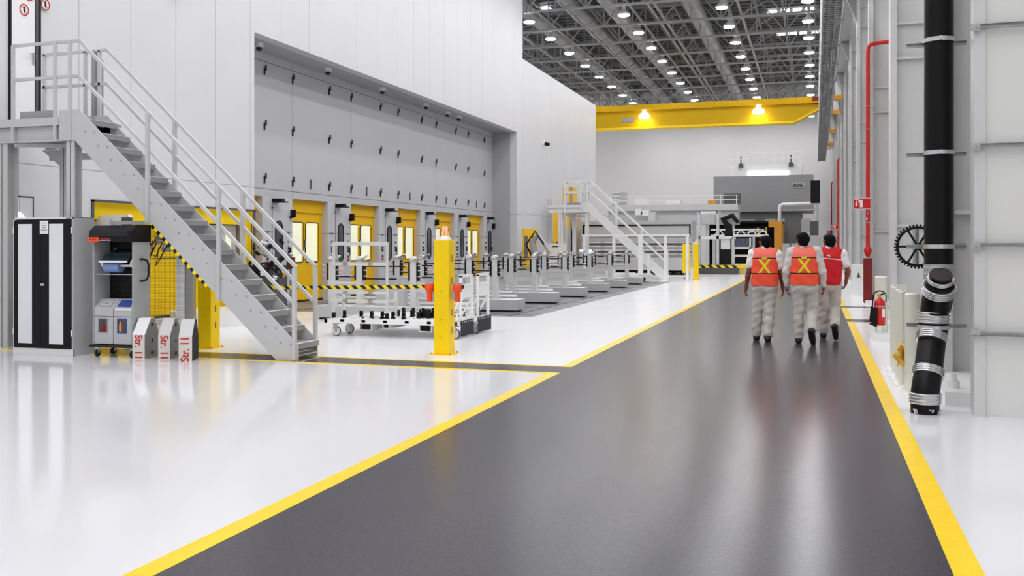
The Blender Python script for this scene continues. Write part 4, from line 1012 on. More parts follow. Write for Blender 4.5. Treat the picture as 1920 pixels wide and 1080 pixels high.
g = MB(); g.prism([(ex - .17, .27), (ex - .05, .22), (ex - .04, .52), (ex - .14, .56)], 'y', ey - .12, ey - .07); g.box(ex - .165, ex - .14, ey - .122, ey - .12, .28, .3, WHITE); g.build('horn', BLACK, t)
t = thing('extinguisher_stand', (1.1, 16.6, 0), 'low white plinth with feet under the red fire extinguisher', 'stand')
g = MB(); g.box(.88, 1.18, 16.38, 16.85, 0, .12); g.build('plinth', WHITE, t)
g = MB(); g.box(.91, 1.11, 16.5, 16.7, .225, .244); g.cyl((.96, 16.6, .12), (.96, 16.6, .225), .015); g.cyl((1.06, 16.6, .12), (1.06, 16.6, .225), .015); g.box(.9, 1.14, 16.5, 16.7, .12, .132); g.build('bracket', WHITE, t)

# red fire mains with hose covers and signs
def fire_main(y, lab, lab2, first):
    x = 1.32; s_ = 1.0
    t = thing('fire_main_pipe', (x, y, 0), lab, 'pipe', 'red fire pipes on the wall columns')
    g = MB(); g.tube([(x, y, 1.3), (x, y, 6.6), (x + .01, y, 6.74), (x + .06, y, 6.8), (x + .16, y, 6.83), (x + .6, y, 6.87)], .052, n=14); p = g.build('riser', RED, t)
    for z in (5.2, 4.6, 2.15):
        g = MB(); g.torus((x, y, z), .058, .012, 'z', n=16, k=6); g.bar((x, y, z), (x + .2, y, z), .02); g.build('pipe_clip', CHROME, t)
    g = MB(); g.lathe((x, y, 1.24), [(.03, 0), (.05, .04), (.09, .12), (.09, .2), (.06, .26), (.055, .32)], n=16); g.torus((x, y - .02, 1.42), .09, .012, 'y', n=18, k=6); g.build('valve', RED, t)
    g = MB(); g.box(x - .11, x + .1, y - .1, y + .1, .06, 1.22); g.prism([(x - .11, .06), (x + .1, .06), (x + .03, .02), (x - .05, .02)], 'y', y - .1, y + .1); g.build('hose_cover', REDD, t, .01)
    g = MB(); g.lathe((x, y, 2.2), [(.054, 0), (.054, .5)], n=14); g.build('band_marking', RED, t)
    g = MB(); g.bar((x - .02, y - .055, 2.35), (x + .03, y - .045, 2.5), .03, .004); g.box(x - .04, x - .01, y - .055, y - .05, 2.22, 2.28); g.build('white_marks', WHITE, t)
    s2 = thing('fire_point_sign', (x - .2, y - .08, 2.65), lab2, 'sign', 'red fire point signs')
    g = MB(); g.box(x - .37, x + .07, y - .10, y - .09, 2.5, 2.80); pl = g.build('sign_plate', WHITE, s2)
    g = MB(); g.box(x - .36, x + .06, y - .104, y - .10, 2.515, 2.785); g.build('red_field', RED, pl)
    g = MB(); Y0, Y1 = y - .108, y - .104
    g.box(x - .33, x - .22, Y0, Y1, 2.745, 2.765); g.box(x - .298, x - .275, Y0, Y1, 2.64, 2.72); g.prism([(x - .325, 2.64), (x - .248, 2.64), (x - .287, 2.57)], 'y', Y0, Y1)
    g.box(x - .2, x - .13, Y0, Y1, 2.55, 2.70); g.prism([(x - .235, 2.745), (x - .13, 2.745), (x - .13, 2.70), (x - .2, 2.70), (x - .22, 2.66), (x - .235, 2.67)], 'y', Y0, Y1); g.build('pictogram', WHITE, pl)
fire_main(26.45, 'near red fire pipe with dark red hose cover on the right wall', 'nearest red fire point sign on the tall red pipe', True)
fire_main(60.5, 'second red fire pipe farther down the right wall', 'second red fire point sign, above the man in the red vest', False)
fire_main(83.0, 'farthest red fire pipe, over the head of the man in red', 'farthest small red fire point sign on the right wall', False)

# ================================================================== PEOPLE
def snet(F, org, h):
    """surface nets: closed mesh of F = 0 (inside negative)"""
    S = F < 0; nx, ny, nz = F.shape
    cs = [(i, j, k) for i in (0, 1) for j in (0, 1) for k in (0, 1)]
    sub = lambda A, c: A[c[0]:nx-1+c[0], c[1]:ny-1+c[1], c[2]:nz-1+c[2]]
    cnt = sum(sub(S, c).astype(np.int8) for c in cs); act = (cnt > 0) & (cnt < 8)
    idx = -np.ones(act.shape, dtype=np.int64); I = np.argwhere(act); idx[act] = np.arange(len(I))
    acc = np.zeros((len(I), 3)); num = np.zeros(len(I))
    for a in cs:
        for ax in range(3):
            if a[ax]: continue
            b = list(a); b[ax] = 1
            fa = F[I[:,0]+a[0], I[:,1]+a[1], I[:,2]+a[2]]; fb = F[I[:,0]+b[0], I[:,1]+b[1], I[:,2]+b[2]]
            mk = (fa < 0) != (fb < 0); t = np.where(mk, fa/np.where(mk, fa - fb, 1), 0)
            p = np.tile(np.array(a, float), (len(I), 1)); p[:, ax] = t
            acc += p*mk[:, None]; num += mk
    V = (I + acc/num[:, None])*h + np.array(org)
    Q = []
    for ax in range(3):
        o = [(1,2),(0,2),(0,1)][ax]
        a = [slice(None)]*3; b = [slice(None)]*3; a[ax] = slice(0, -1); b[ax] = slice(1, None)
        ch = S[tuple(a)] != S[tuple(b)]; P = np.argwhere(ch)
        P = P[(P[:, o[0]] > 0) & (P[:, o[1]] > 0) & (P[:, o[0]] < F.shape[o[0]]-1) & (P[:, o[1]] < F.shape[o[1]]-1)]
        e0 = np.zeros(3, int); e0[o[0]] = 1; e1 = np.zeros(3, int); e1[o[1]] = 1
        q = np.stack([idx[tuple((P - d).T)] for d in (e0*0, e0, e0 + e1, e1)], 1); Q.append(q[(q >= 0).all(1)])
    return V, np.concatenate(Q)

class SDF:
    def __init__(s, lo, hi, h):
        s.h = h; s.lo = np.array(lo, float); n = (np.ceil((np.array(hi) - s.lo)/h)).astype(int) + 1; s.n = n
        s.ax = [s.lo[i] + h*np.arange(n[i]) for i in range(3)]
        s.F = np.full(tuple(n), 0.3, dtype=np.float32)
    def grid(s, b0=None, b1=None):
        sl = []
        for i in range(3):
            a = 0 if b0 is None else max(0, int((b0[i] - s.lo[i])/s.h)); b = s.n[i] if b1 is None else min(s.n[i], int((b1[i] - s.lo[i])/s.h) + 2)
            sl.append(slice(a, max(a, b)))
        X, Y, Z = np.meshgrid(s.ax[0][sl[0]], s.ax[1][sl[1]], s.ax[2][sl[2]], indexing='ij')
        return tuple(sl), X, Y, Z
    def cone(s, a, b, ra, rb=None, k=0.02, sy=1.0):
        rb = ra if rb is None else rb; a = np.array(a, float); b = np.array(b, float)
        R = max(ra, rb)*max(1, sy) + .06 + k; sl, X, Y, Z = s.grid(np.minimum(a, b) - R, np.maximum(a, b) + R)
        if X.size == 0: return s
        my = (a[1] + b[1])/2; f = lambda y: (y - my)/sy + my
        A = np.array([a[0], f(a[1]), a[2]]); B = np.array([b[0], f(b[1]), b[2]]); d = B - A; L = max(d @ d, 1e-9); Yq = f(Y)
        t = np.clip(((X-A[0])*d[0] + (Yq-A[1])*d[1] + (Z-A[2])*d[2])/L, 0, 1)
        D = np.sqrt((X-A[0]-t*d[0])**2 + (Yq-A[1]-t*d[1])**2 + (Z-A[2]-t*d[2])**2) - (ra + t*(rb-ra))
        D = D*min(1, sy)
        F = s.F[sl]
        if k > 0: hh = np.clip(.5 + .5*(F - D)/k, 0, 1); s.F[sl] = F*(1-hh) + D*hh - k*hh*(1-hh)
        else: s.F[sl] = np.minimum(F, D)
        return s
    def cut(s, fn):            # keep where fn < 0
        _, X, Y, Z = s.grid(); s.F = np.maximum(s.F, fn(X, Y, Z)).astype(np.float32); return s
    def add(s, fn):
        _, X, Y, Z = s.grid(); s.F = (s.F + fn(X, Y, Z)).astype(np.float32); return s
    def build(s, name, m, parent, mats=None):
        V, Q = snet(s.F, s.lo, s.h)
        me = bpy.data.meshes.new(name); me.from_pydata(V.tolist(), [], Q.tolist()); me.materials.append(m)
        bm = bmesh.new(); bm.from_mesh(me); bmesh.ops.recalc_face_normals(bm, faces=bm.faces)
        bmesh.ops.smooth_vert(bm, verts=bm.verts, factor=.5, use_axis_x=True, use_axis_y=True, use_axis_z=True); bm.to_mesh(me); bm.free()
        me.polygons.foreach_set('use_smooth', [True]*len(me.polygons)); me.update()
        o = bpy.data.objects.new(name, me); COL.objects.link(o); o.parent = parent; return o

def vest_mat(name, z_hi, z_lo):
    m = mat(name, (250, 84, 54), 0.7, noise=0.04, nscale=12, bump=0.25, bscale=18)
    nt = m.node_tree; b = nt.nodes['Principled BSDF']; src = b.inputs['Base Color'].links[0].from_socket
    tc = nt.nodes.new('ShaderNodeTexCoord'); s = nt.nodes.new('ShaderNodeSeparateXYZ'); nt.links.new(tc.outputs['Object'], s.inputs[0])
    X, Y, Z = s.outputs
    def mix(f, a, rgb):
        mx = nt.nodes.new('ShaderNodeMix'); mx.data_type = 'RGBA'; nt.links.new(f, mx.inputs['Factor']); nt.links.new(a, mx.inputs[6]); mx.inputs[7].default_value = (*lin(rgb), 1); return mx.outputs[2]
    M = lambda op, a, b=None: add_math(nt, op, a, b)
    back = M('LESS_THAN', Y, 0.02)
    c = mix(M('MULTIPLY', M('GREATER_THAN', Z, z_hi), 0.75), src, (248, 128, 112))
    zc = (z_hi + z_lo)/2; hw = .088; sl = hw/((z_hi - z_lo)/2)
    u = M('MULTIPLY', M('SUBTRACT', Z, zc), sl)
    d1 = M('ABSOLUTE', M('SUBTRACT', X, u)); d2 = M('ABSOLUTE', M('ADD', X, u))
    x_ = M('LESS_THAN', M('MINIMUM', d1, d2), .021)
    inz = M('MULTIPLY', M('LESS_THAN', Z, z_hi), M('GREATER_THAN', Z, z_lo))
    c = mix(M('MULTIPLY', M('MULTIPLY', x_, inz), back), c, (236, 226, 30))
    for z0 in (z_hi, z_lo):
        c = mix(M('LESS_THAN', M('ABSOLUTE', M('SUBTRACT', Z, z0)), .0095), c, (38, 10, 14))
    lab = M('MULTIPLY', M('LESS_THAN', M('ABSOLUTE', X), .042), M('LESS_THAN', M('ABSOLUTE', M('SUBTRACT', Z, z_hi)), .02))
    c = mix(M('MULTIPLY', lab, back), c, (230, 206, 60))
    nt.links.new(c, b.inputs['Base Color']); return m

def red_vest_mat():
    m = MATS['red_vest_cloth']; nt = m.node_tree; b = nt.nodes['Principled BSDF']; src = b.inputs['Base Color'].links[0].from_socket
    tc = nt.nodes.new('ShaderNodeTexCoord'); s = nt.nodes.new('ShaderNodeSeparateXYZ'); nt.links.new(tc.outputs['Object'], s.inputs[0])
    d = add_math(nt, 'ABSOLUTE', add_math(nt, 'SUBTRACT', s.outputs[2], add_math(nt, 'MULTIPLY_ADD', s.outputs[0], -.09, 1.335)))
    mx = nt.nodes.new('ShaderNodeMix'); mx.data_type = 'RGBA'; nt.links.new(add_math(nt, 'LESS_THAN', d, .0085), mx.inputs['Factor']); nt.links.new(src, mx.inputs[6]); mx.inputs[7].default_value = (*lin((225, 215, 215)), 1)
    nt.links.new(mx.outputs[2], b.inputs['Base Color'])
red_vest_mat()

def lerp(a, b, t): return tuple(a[i]*(1-t) + b[i]*t for i in range(3))
def make_person(loc, label, J, head_yaw, head_tilt, kind, skin, shirt, sleeve):
    p = thing('person', loc, label, 'person')
    lo, hi = (-.5, -.5, -.02), (.5, .45, 1.82); H = .0068
    hx, hz = J['head']; sh = J['sh']
    # --- body: one continuous skin surface
    B = SDF(lo, hi, H)
    B.cone((-.07, 0, .97), (.07, 0, .97), .105, k=0); B.cone((-.05, 0, 1.12), (.05, 0, 1.12), .10, sy=.85, k=.05); B.cone((-.09, 0, 1.32), (.09, 0, 1.32), .105, sy=.85, k=.05)
    B.cone(sh['L'], sh['R'], .055, k=.05); B.cone((0, -.0, 1.42), (hx, .015, hz - .08), .062, .055, k=.03)
    ca, sa = cos(head_yaw), sin(head_yaw)
    def hp(x, y, z):
        x2 = x*ca - y*sa; y2 = x*sa + y*ca; return (hx + x2 + z*head_tilt, .02 + y2, hz + z)
    B.cone(hp(0, -.015, .02), hp(0, .015, .02), .083, .08, k=.02); B.cone(hp(0, .03, -.03), hp(0, .055, -.075), .062, .036, k=.03)
    B.cone(hp(0, .088, -.0), hp(0, .112, -.028), .008, .013, k=.012); B.cone(hp(-.012, .102, -.03), hp(.012, .102, -.03), .008, k=.008)
    B.cone(hp(-.022, .088, -.058), hp(.022, .088, -.058), .007, k=.006); B.cone(hp(-.045, .078, .018), hp(.045, .078, .018), .010, k=.012)
    for s_ in (-1, 1):
        B.cone(hp(s_*.083, -.0, -.022), hp(s_*.09, -.012, .016), .011, .017, k=.008)
        B.cone(hp(s_*.032, .08, -.002), hp(s_*.034, .08, -.002), .014, k=.004)
    for k_ in ('L', 'R'):
        s_ = -1 if k_ == 'L' else 1
        S, E, W = sh[k_], J['el'][k_], J['wr'][k_]
        B.cone(S, E, .052, .040, k=.03); B.cone(E, lerp(E, W, .3), .040, .042, k=.02); B.cone(lerp(E, W, .3), W, .042, .027, k=.02)
        d = Vector(W) - Vector(E); d.normalize(); f = Vector((0, 1, 0)); n_ = d.cross(f).normalized(); n_ = n_ if n_.x*s_ < 0 else -n_; f = (f - d*f.dot(d)).normalized()
        W_ = Vector(W); pc = W_ + d*.05
        B.cone(W_, pc - f*.018, .025, .024, k=.02); B.cone(W_ + d*.01, pc + f*.018, .024, .024, k=.02); B.cone(pc - f*.02 + d*.03, pc + f*.022 + d*.03, .0155, k=.015)
        for q, (off, ln) in enumerate(((-.033, .058), (-.011, .07), (.012, .075), (.034, .066))):
            r0 = pc + d*.036 + f*off; cv = J['curl'] + .06*q; m1 = r0 + d*ln*.5 + n_*.008; m2 = m1 + d*ln*.4*cos(cv) + n_*ln*.4*sin(cv); m3 = m2 + d*ln*.32*cos(cv*1.9) + n_*ln*.32*sin(cv*1.9)
            B.cone(r0, m1, .0098, .0092, k=.004); B.cone(m1, m2, .0092, .0086, k=.002); B.cone(m2, m3, .0086, .0075, k=.002)
        t0 = W_ + d*.025 + f*.022; t1 = t0 + d*.03 + f*.026 + n_*.012; t2 = t1 + d*.032 + f*.006 + n_*.008
        B.cone(t0, t1, .014, .011, k=.008); B.cone(t1, t2, .011, .0085, k=.002)
        Hh, K, A = J['hip'][k_], J['kn'][k_], J['an'][k_]
        B.cone(Hh, K, .075, .05, k=.03); B.cone(K, A, .05, .035, k=.03)
        B.cone(A, J['toe'][k_], .032, .026, k=.02)
    B.build('body', skin, p)
    # --- hair
    Hr = SDF((hx - .2, -.16, hz - .16), (hx + .2, .22, hz + .2), .006)
    hs = J.get('hair', .096)
    Hr.cone(hp(0, -.02, .025), hp(0, .02, .03), hs, hs - .008, k=0); Hr.cone(hp(0, -.045, -.02), hp(0, -.05, -.05), hs*.72, hs*.62, k=.03)
    nb = Vector(hp(0, 1, 0)) - Vector(hp(0, 0, 0)); nb = nb.normalized(); c0 = Vector(hp(0, 0, 0))
    def facecut(X, Y, Z):
        fwd = (X - c0.x)*nb.x + (Y - c0.y)*nb.y; up = Z - c0.z
        return np.maximum(fwd - .022 - up*.42, -up - .085)
    Hr.cut(facecut); Hr.add(lambda X, Y, Z: .0025*np.sin(90*X)*np.sin(80*Y + 60*Z)); Hr.build('hair', HAIR, p)
    # --- trousers
    T = SDF((-.35, -.5, .03), (.35, .35, 1.06), .0075)
    T.cone((-.085, 0, .96), (.085, 0, .96), .122, sy=.92, k=0); T.cone((-.08, -.02, .88), (.08, -.02, .88), .12, sy=1.0, k=.04)
    for k_ in ('L', 'R'):
        Hh, K, A = J['hip'][k_], J['kn'][k_], J['an'][k_]
        T.cone(lerp(Hh, K, .05), K, .115, .083, k=.035); T.cone(K, lerp(K, A, .45), .083, .078, k=.03); T.cone(lerp(K, A, .45), lerp(K, A, 1.0 if J['lift'] != k_ else .97), .078, .074, k=.03)
    T.add(lambda X, Y, Z: .0045*np.sin(34*Z + 16*X + 9*Y)*np.clip((.7 - Z)*3, .25, 1) + .003*np.sin(55*Z - 24*X + 14*Y) + .003*np.sin(26*X + 20*Z))
    an = J['an']
    def hem(X, Y, Z):
        r = Z*0 - 1
        for k_ in ('L', 'R'):
            A, K = Vector(an[k_]), Vector(J['kn'][k_]); d = (A - K).normalized(); near = (X - A.x)**2 + (Y - A.y)**2 + (Z - A.z)**2 < .15**2
            v = (X - A.x)*d.x + (Y - A.y)*d.y + (Z - A.z)*d.z - .018
            side = (X < 0) if k_ == 'L' else (X >= 0); r = np.where(near & side, v, r)
        return np.maximum(r, Z - 1.03)
    T.cut(hem); T.build('trousers', PANTS, p)
    # --- shirt
    Sx = SDF((-.46, -.22, .8), (.46, .24, 1.62), .007)
    Sx.cone((-.08, 0, 1.0), (.08, 0, 1.0), .125, sy=.88, k=0); Sx.cone((-.075, 0, 1.15), (.075, 0, 1.15), .122, sy=.88, k=.05); Sx.cone((-.11, -.005, 1.33), (.11, -.005, 1.33), .125, sy=.86, k=.05)
    Sx.cone(sh['L'], sh['R'], .072, k=.05); Sx.cone((hx*.6, .0, 1.46), (hx*.8, .012, 1.515), .078, .066, k=.03)
    for k_ in ('L', 'R'):
        S, E, W = sh[k_], J['el'][k_], J['wr'][k_]
        if sleeve == 'short': Sx.cone(S, lerp(S, E, .62), .078, .072, k=.03)
        else: Sx.cone(S, E, .076, .062, k=.03); Sx.cone(E, lerp(E, W, .93), .062, .048, k=.02)
    Sx.add(lambda X, Y, Z: .003*np.sin(38*Z + 26*X) + .0025*np.sin(60*Z - 40*X + 22*Y))
    Sx.cut(lambda X, Y, Z: np.maximum(np.where(np.abs(X) < .2, .93 - Z, -1), np.where(np.abs(X - hx*.8) < .12, Z - 1.545, -1)))
    Sx.build('shirt', shirt, p)
    # --- vest
    vw = J['vw']; zb = J['vz'][0]; zt = J['vz'][1]
    V_ = SDF((-.3, -.24, zb - .05), (.3, .24, zt + .06), .0065)
    def vest(X, Y, Z):
        u = np.clip((Z - zb)/(zt - zb), 0, 1); wd = vw[0]*(1-u) + vw[1]*u + .0; dp = .150*(1-u) + .128*u
        top = np.clip((Z - 1.36)/.16, 0, 1); dp = dp*(1 - .55*top**2)
        q = (np.abs(X/(wd*1.03))**3.2 + np.abs((Y + .002)/dp)**2.4)**(1/2.8) - 1
        e = q*dp; e = np.maximum(e, np.abs(X) - wd)
        slope = zt - .32*np.maximum(np.abs(X) - .07, 0) - Z; e = np.maximum(e, -slope)
        r_ = .06; cx = np.abs(X) - (wd - r_); cz = (zb + r_) - Z; corner = np.where((cx > 0) & (cz > 0), np.sqrt(np.maximum(cx, 0)**2 + np.maximum(cz, 0)**2) - r_, -1)
        e = np.maximum(np.maximum(e, zb - Z), corner)
        neck = .075 - np.sqrt((X - hx*.5)**2 + ((Z - zt - .035)*1.1)**2); e = np.maximum(e, np.where(Z > 1.4, neck, -1))
        return e + .0025*np.sin(22*X + 30*Z)
    _, X, Y, Z = V_.grid(); V_.F = vest(X, Y, Z).astype(np.float32); V_.F[0], V_.F[-1] = .1, .1; V_.F[:, 0], V_.F[:, -1] = .1, .1; V_.F[:, :, 0], V_.F[:, :, -1] = .1, .1
    vo = V_.build('vest', J['vm'], p)
    vo['label'] = J['vl']
    # --- shoes
    for k_ in ('L', 'R'):
        A, Tt = Vector(J['an'][k_]), Vector(J['toe'][k_]); h_ = Vector(J['heel'][k_])
        F_ = SDF(tuple(min(A[i], Tt[i], h_[i]) - .12 for i in range(3)), tuple(max(A[i], Tt[i], h_[i]) + .12 for i in range(3)), .006)
        F_.cone(A, lerp(A, h_, .6), .047, .046, k=0); F_.cone(h_, lerp(h_, Tt, .55), .042, .042, k=.03); F_.cone(lerp(h_, Tt, .55), Tt, .045, .040, k=.02); F_.cone(lerp(A, h_, .5), lerp(h_, Tt, .6), .045, .04, k=.03)
        up = (A - (h_ + Tt)/2); ax = (Tt - h_).normalized(); up = (up - ax*up.dot(ax)).normalized(); b0 = h_ - up*.030
        F_.cut(lambda X, Y, Z: -((X - b0.x)*up.x + (Y - b0.y)*up.y + (Z - b0.z)*up.z))
        F_.build('shoe', SHOE, p)
    return p

SK1 = mat('skin_brown', (136, 78, 58), 0.5, noise=0.05, nscale=15); SK2 = mat('skin_deep', (118, 66, 48), 0.5, noise=0.05, nscale=15)
base = dict(hip={'L': (-.09, 0, .90), 'R': (.09, 0, .90)}, curl=.45, lift=None, vw=(.218, .205), vz=(.90, 1.53))
def JJ(**k): d = dict(base); d.update(k); return d
J1 = JJ(head=(.0, 1.595), sh={'L': (-.185, 0, 1.42), 'R': (.195, 0, 1.40)}, el={'L': (-.255, -.02, 1.12), 'R': (.255, -.0, 1.11)}, wr={'L': (-.295, .02, .885), 'R': (.275, .06, .88)},
        kn={'L': (-.115, .03, .50), 'R': (.07, -.02, .50)}, an={'L': (-.135, .06, .10), 'R': (.05, -.12, .11)}, toe={'L': (-.155, .21, .042), 'R': (.055, .03, .042)}, heel={'L': (-.13, .02, .042), 'R': (.05, -.16, .042)},
        vm=vest_mat('orange_vest_cloth_near', 1.345, 1.10), vl='orange safety vest with yellow cross, worn over a short sleeved shirt')
make_person((-.77, 15.80, 0), 'person in orange safety vest with bare forearms, walking away at left of the three', J1, radians(46), -.06, 'vest', SK2, SHIRTW, 'short')
J2 = JJ(head=(-.03, 1.635), sh={'L': (-.19, 0, 1.45), 'R': (.19, 0, 1.46)}, el={'L': (-.275, -.02, 1.13), 'R': (.27, -.03, 1.14)}, wr={'L': (-.265, .03, .91), 'R': (.285, .05, .92)},
        hip={'L': (-.09, 0, .92), 'R': (.09, 0, .92)}, kn={'L': (-.09, .02, .51), 'R': (.11, .06, .50)}, an={'L': (-.085, .0, .10), 'R': (.115, -.27, .235)}, toe={'L': (-.09, .16, .042), 'R': (.135, -.255, .035)}, heel={'L': (-.085, -.04, .042), 'R': (.105, -.33, .225)}, lift='R',
        vw=(.218, .205), vz=(.93, 1.545), vm=vest_mat('orange_vest_cloth_middle', 1.36, 1.115), vl='orange safety vest with yellow cross, worn over a long sleeved shirt', hair=.103)
make_person((-.16, 15.62, 0), 'person in orange safety vest and long pale sleeves, walking in the middle of the three', J2, radians(36), 0.0, 'vest', SK1, SHIRTG, 'long')
J3 = JJ(head=(.0, 1.615), sh={'L': (-.19, 0, 1.43), 'R': (.21, 0, 1.41)}, el={'L': (-.25, -.02, 1.13), 'R': (.30, -.03, 1.13)}, wr={'L': (-.25, .06, .91), 'R': (.275, .05, .97)},
        kn={'L': (-.08, .03, .50), 'R': (.10, .04, .49)}, an={'L': (-.085, .02, .11), 'R': (.09, -.28, .24)}, toe={'L': (-.095, .18, .042), 'R': (.105, -.27, .05)}, heel={'L': (-.085, -.02, .042), 'R': (.085, -.34, .225)}, lift='R',
        vw=(.195, .225), vz=(.90, 1.535), vm=REDV, vl='red sleeveless vest with a thin white line across the shoulders', hair=.10)
p3 = make_person((.22, 16.55, 0), 'person in red vest and white short sleeves, walking at right of the three', J3, radians(40), 0.0, 'vest', SK1, SHIRTW, 'short')
g = MB(); g.box(.19, .235, 16.40, 16.41, 1.375, 1.40); g.box(.225, .24, 16.40, 16.41, 1.36, 1.39); g.build('chest_mark', WHITE, p3)

# ================================================================== FAR END OF THE HALL
t = thing('guard_railing', (-7.5, 41.6, 0), 'white tubular guard frame in front of the far staircase', 'guard rail')
g = MB()
g.bar((-10.0, 41.6, 2.0), (-5.2, 41.6, 2.0), .1); g.bar((-10.0, 41.6, .22), (-5.2, 41.6, .22), .06); g.build('rails', WHITE, t)
for x in (-9.9, -8.55, -7.35, -6.25, -5.3):
    g = MB(); g.bar((x, 41.6, 0), (x, 41.6, 2.0), .2 if x == -7.35 else .12); g.build('post', WHITE, t)
t = thing('parts_trolley', (-7, 40.2, 0), 'distant low white trolley in front of the guard frame', 'trolley')
g = MB(); g.box(-9.8, -6.7, 39.6, 40.9, .22, .34); g.prism([(-9.6, .34), (-9.0, .55), (-8.2, .34)], 'y', 39.8, 40.6); g.build('deck', WHITE, t)
g = MB(); g.box(-6.8, -6.68, 40.1, 40.25, .3, 1.2); g.build('push_frame', WHITE, t)
for x in (-9.5, -6.95):
    g = MB(); g.cyl((x, 39.8, .12), (x, 39.9, .12), .12); g.build('wheel', RUBBER, t)
t = thing('conveyor_press', (-8.5, 48, 0), 'long dark grey slatted machine behind the far guard frame', 'machine')
g = MB(); g.box(-11.6, -5.9, 48, 50, 1.75, 2.8); g.build('upper_housing', MGREY, t)
g = MB(); g.box(-11.5, -5.95, 47.95, 48, 2.55, 2.62); g.box(-11.5, -11.42, 47.95, 48, 2.0, 2.6); g.box(-6.02, -5.95, 47.95, 48, 2.0, 2.6); g.box(-11.5, -5.95, 47.95, 48, 2.0, 2.04); g.build('panel_joint', BLACK, t)
for k in range(4):
    g = MB(); g.box(-11.5, -6.1, 47.9, 49.5, .95 + .2*k, 1.08 + .2*k); g.build('slat', DGREY if k % 2 else GREYM, t)
g = MB(); g.box(-11.4, -6.2, 48.2, 49.5, 0, .95); g.build('base', BLACK, t)
g = MB()
for k in range(12): g.box(-11.3 + .42*k, -11.15 + .42*k, 47.86, 48.1, .1, .2)
g.build('yellow_black_feet', TAPE3, t)
g = MB(); g.box(-11.2, -6.3, 47.7, 47.85, .3, .95); g.build('front_cover', MACH := MGREY, t)
t = thing('operator_panel', (-10.9, 41.0, 0), 'white operator panel in front of the tall far yellow door', 'panel')
g = MB(); g.box(-11.6, -10.75, 41.4, 41.6, .5, 1.65); g.box(-11.2, -11.1, 41.45, 41.55, 0, .5); g.build('box', WHITE, t); g = MB(); g.box(-11.35, -11.05, 41.39, 41.4, 1.48, 1.52); g.build('slot', BLACK, t)
t = thing('operator_panel', (-10.3, 44, 0), 'small lit control screens under the far landing', 'panel')
g = MB(); g.box(-10.75, -10.05, 44, 44.1, .95, 1.4); g.box(-10.45, -10.35, 44.02, 44.08, 0, .95); g.build('box', GREYM, t); g = MB(); g.box(-10.7, -10.45, 43.98, 44, 1.05, 1.35); g.box(-10.38, -10.12, 43.98, 44, 1.1, 1.35); g.build('screens', LITP, t)
# robot silhouette near far small door
t = thing('robot_arm', (-11.2, 39.0, 0), 'grey robot arm with cables beside the small far yellow door', 'robot')
g = MB(); g.tube([(-11.4, 39.0, 0), (-11.4, 39.0, 1.0), (-11.6, 39.0, 1.7), (-11.3, 39.0, 2.0), (-10.8, 38.9, 1.3)], [.2, .16, .14, .12, .07]); g.build('arm', MGREY, t)
g = MB(); g.tube([(-11.5, 38.8, 1.0), (-11.8, 38.8, 1.6), (-11.4, 38.8, 2.15), (-11.0, 38.8, 1.6)], .04); g.build('cable', BLACK, t)
# mezzanine gantry
t = thing('mezzanine_gantry', (-9.5, 66, 0), 'long pale gantry with railing crossing the far end', 'gantry')
g = MB(); g.box(-14, -5.0, 66, 68, 3.95, 4.4); g.box(-14, -5.0, 66.2, 68, 3.35, 3.95, MGREY); g.box(-14, -5, 66.0, 66.2, 3.9, 3.97, GREYM); g.build('deck', GREYP, t)
g = MB(); g.box(-14, -5.0, 66.4, 68, 3.0, 3.35); g.build('underside_beam', GREYM, t)
g = MB()
for z in (4.7, 5.0): g.bar((-14, 66.1, z), (-5.0, 66.1, z), .05)
for k in range(9): g.bar((-13.5 + k*1.05, 66.1, 4.4), (-13.5 + k*1.05, 66.1, 5.0), .05)
g.build('railing', WHITE, t)
for x in (-13.0, -9.2, -5.4):
    g = MB(); g.box(x - .12, x + .12, 66.9, 67.1, 0, 3.0); g.build('column', GREYP, t)
for k, (x, w_, h_, mm) in enumerate(((-12.2, .9, .5, WHITE), (-10.0, 1.0, .35, WHITE), (-7.1, .5, .3, ORANGEP), (-6.0, 1.1, .75, DGREY))):
    g = MB(); g.box(x, x + w_, 66.8, 67.5, 4.402, 4.4 + h_); tag(g.build('equipment_case', mm), ['white case on the gantry deck, leftmost', 'white case with dark top in the middle of the gantry', 'small orange case on the gantry deck', 'dark case at the right end of the gantry'][k], 'case')
t = thing('white_welding_machine', (-11.0, 60, 0), 'bright white machine head on a post behind the far stair', 'machine')
g = MB(); g.box(-10.95, -10.6, 60, 60.4, 3.5, 3.9); g.box(-10.5, -10.1, 60, 60.4, 3.45, 3.8); g.box(-10.6, -10.5, 60.1, 60.3, 3.55, 3.7, BLACK); g.build('head', WHITE, t); g = MB(); g.box(-10.1, -9.7, 60, 60.4, 0, 3.7); g.build('post', GREYP, t)
g = MB(); g.box(-14, -6, 60.5, 61.5, 2.9, 3.5); g.box(-13.4, -13.2, 60.8, 61.2, 0, 2.9); g.box(-6.6, -6.4, 60.8, 61.2, 0, 2.9); g.build('beam', MGREY, t)
t = thing('ventilation_grille', (-12.9, 66.6, 4.4), 'small grey slatted unit standing on the left of the gantry deck', 'grille')
g = MB(); g.box(-13.3, -12.8, 66.6, 67.0, 4.4, 5.35); g.build('housing', MGREY, t)
for k in range(4):
    g = MB(); g.box(-13.8, -13.3, 66.55, 66.65, 4.45 + .24*k, 4.53 + .24*k); g.build('slat', GREYM, t)

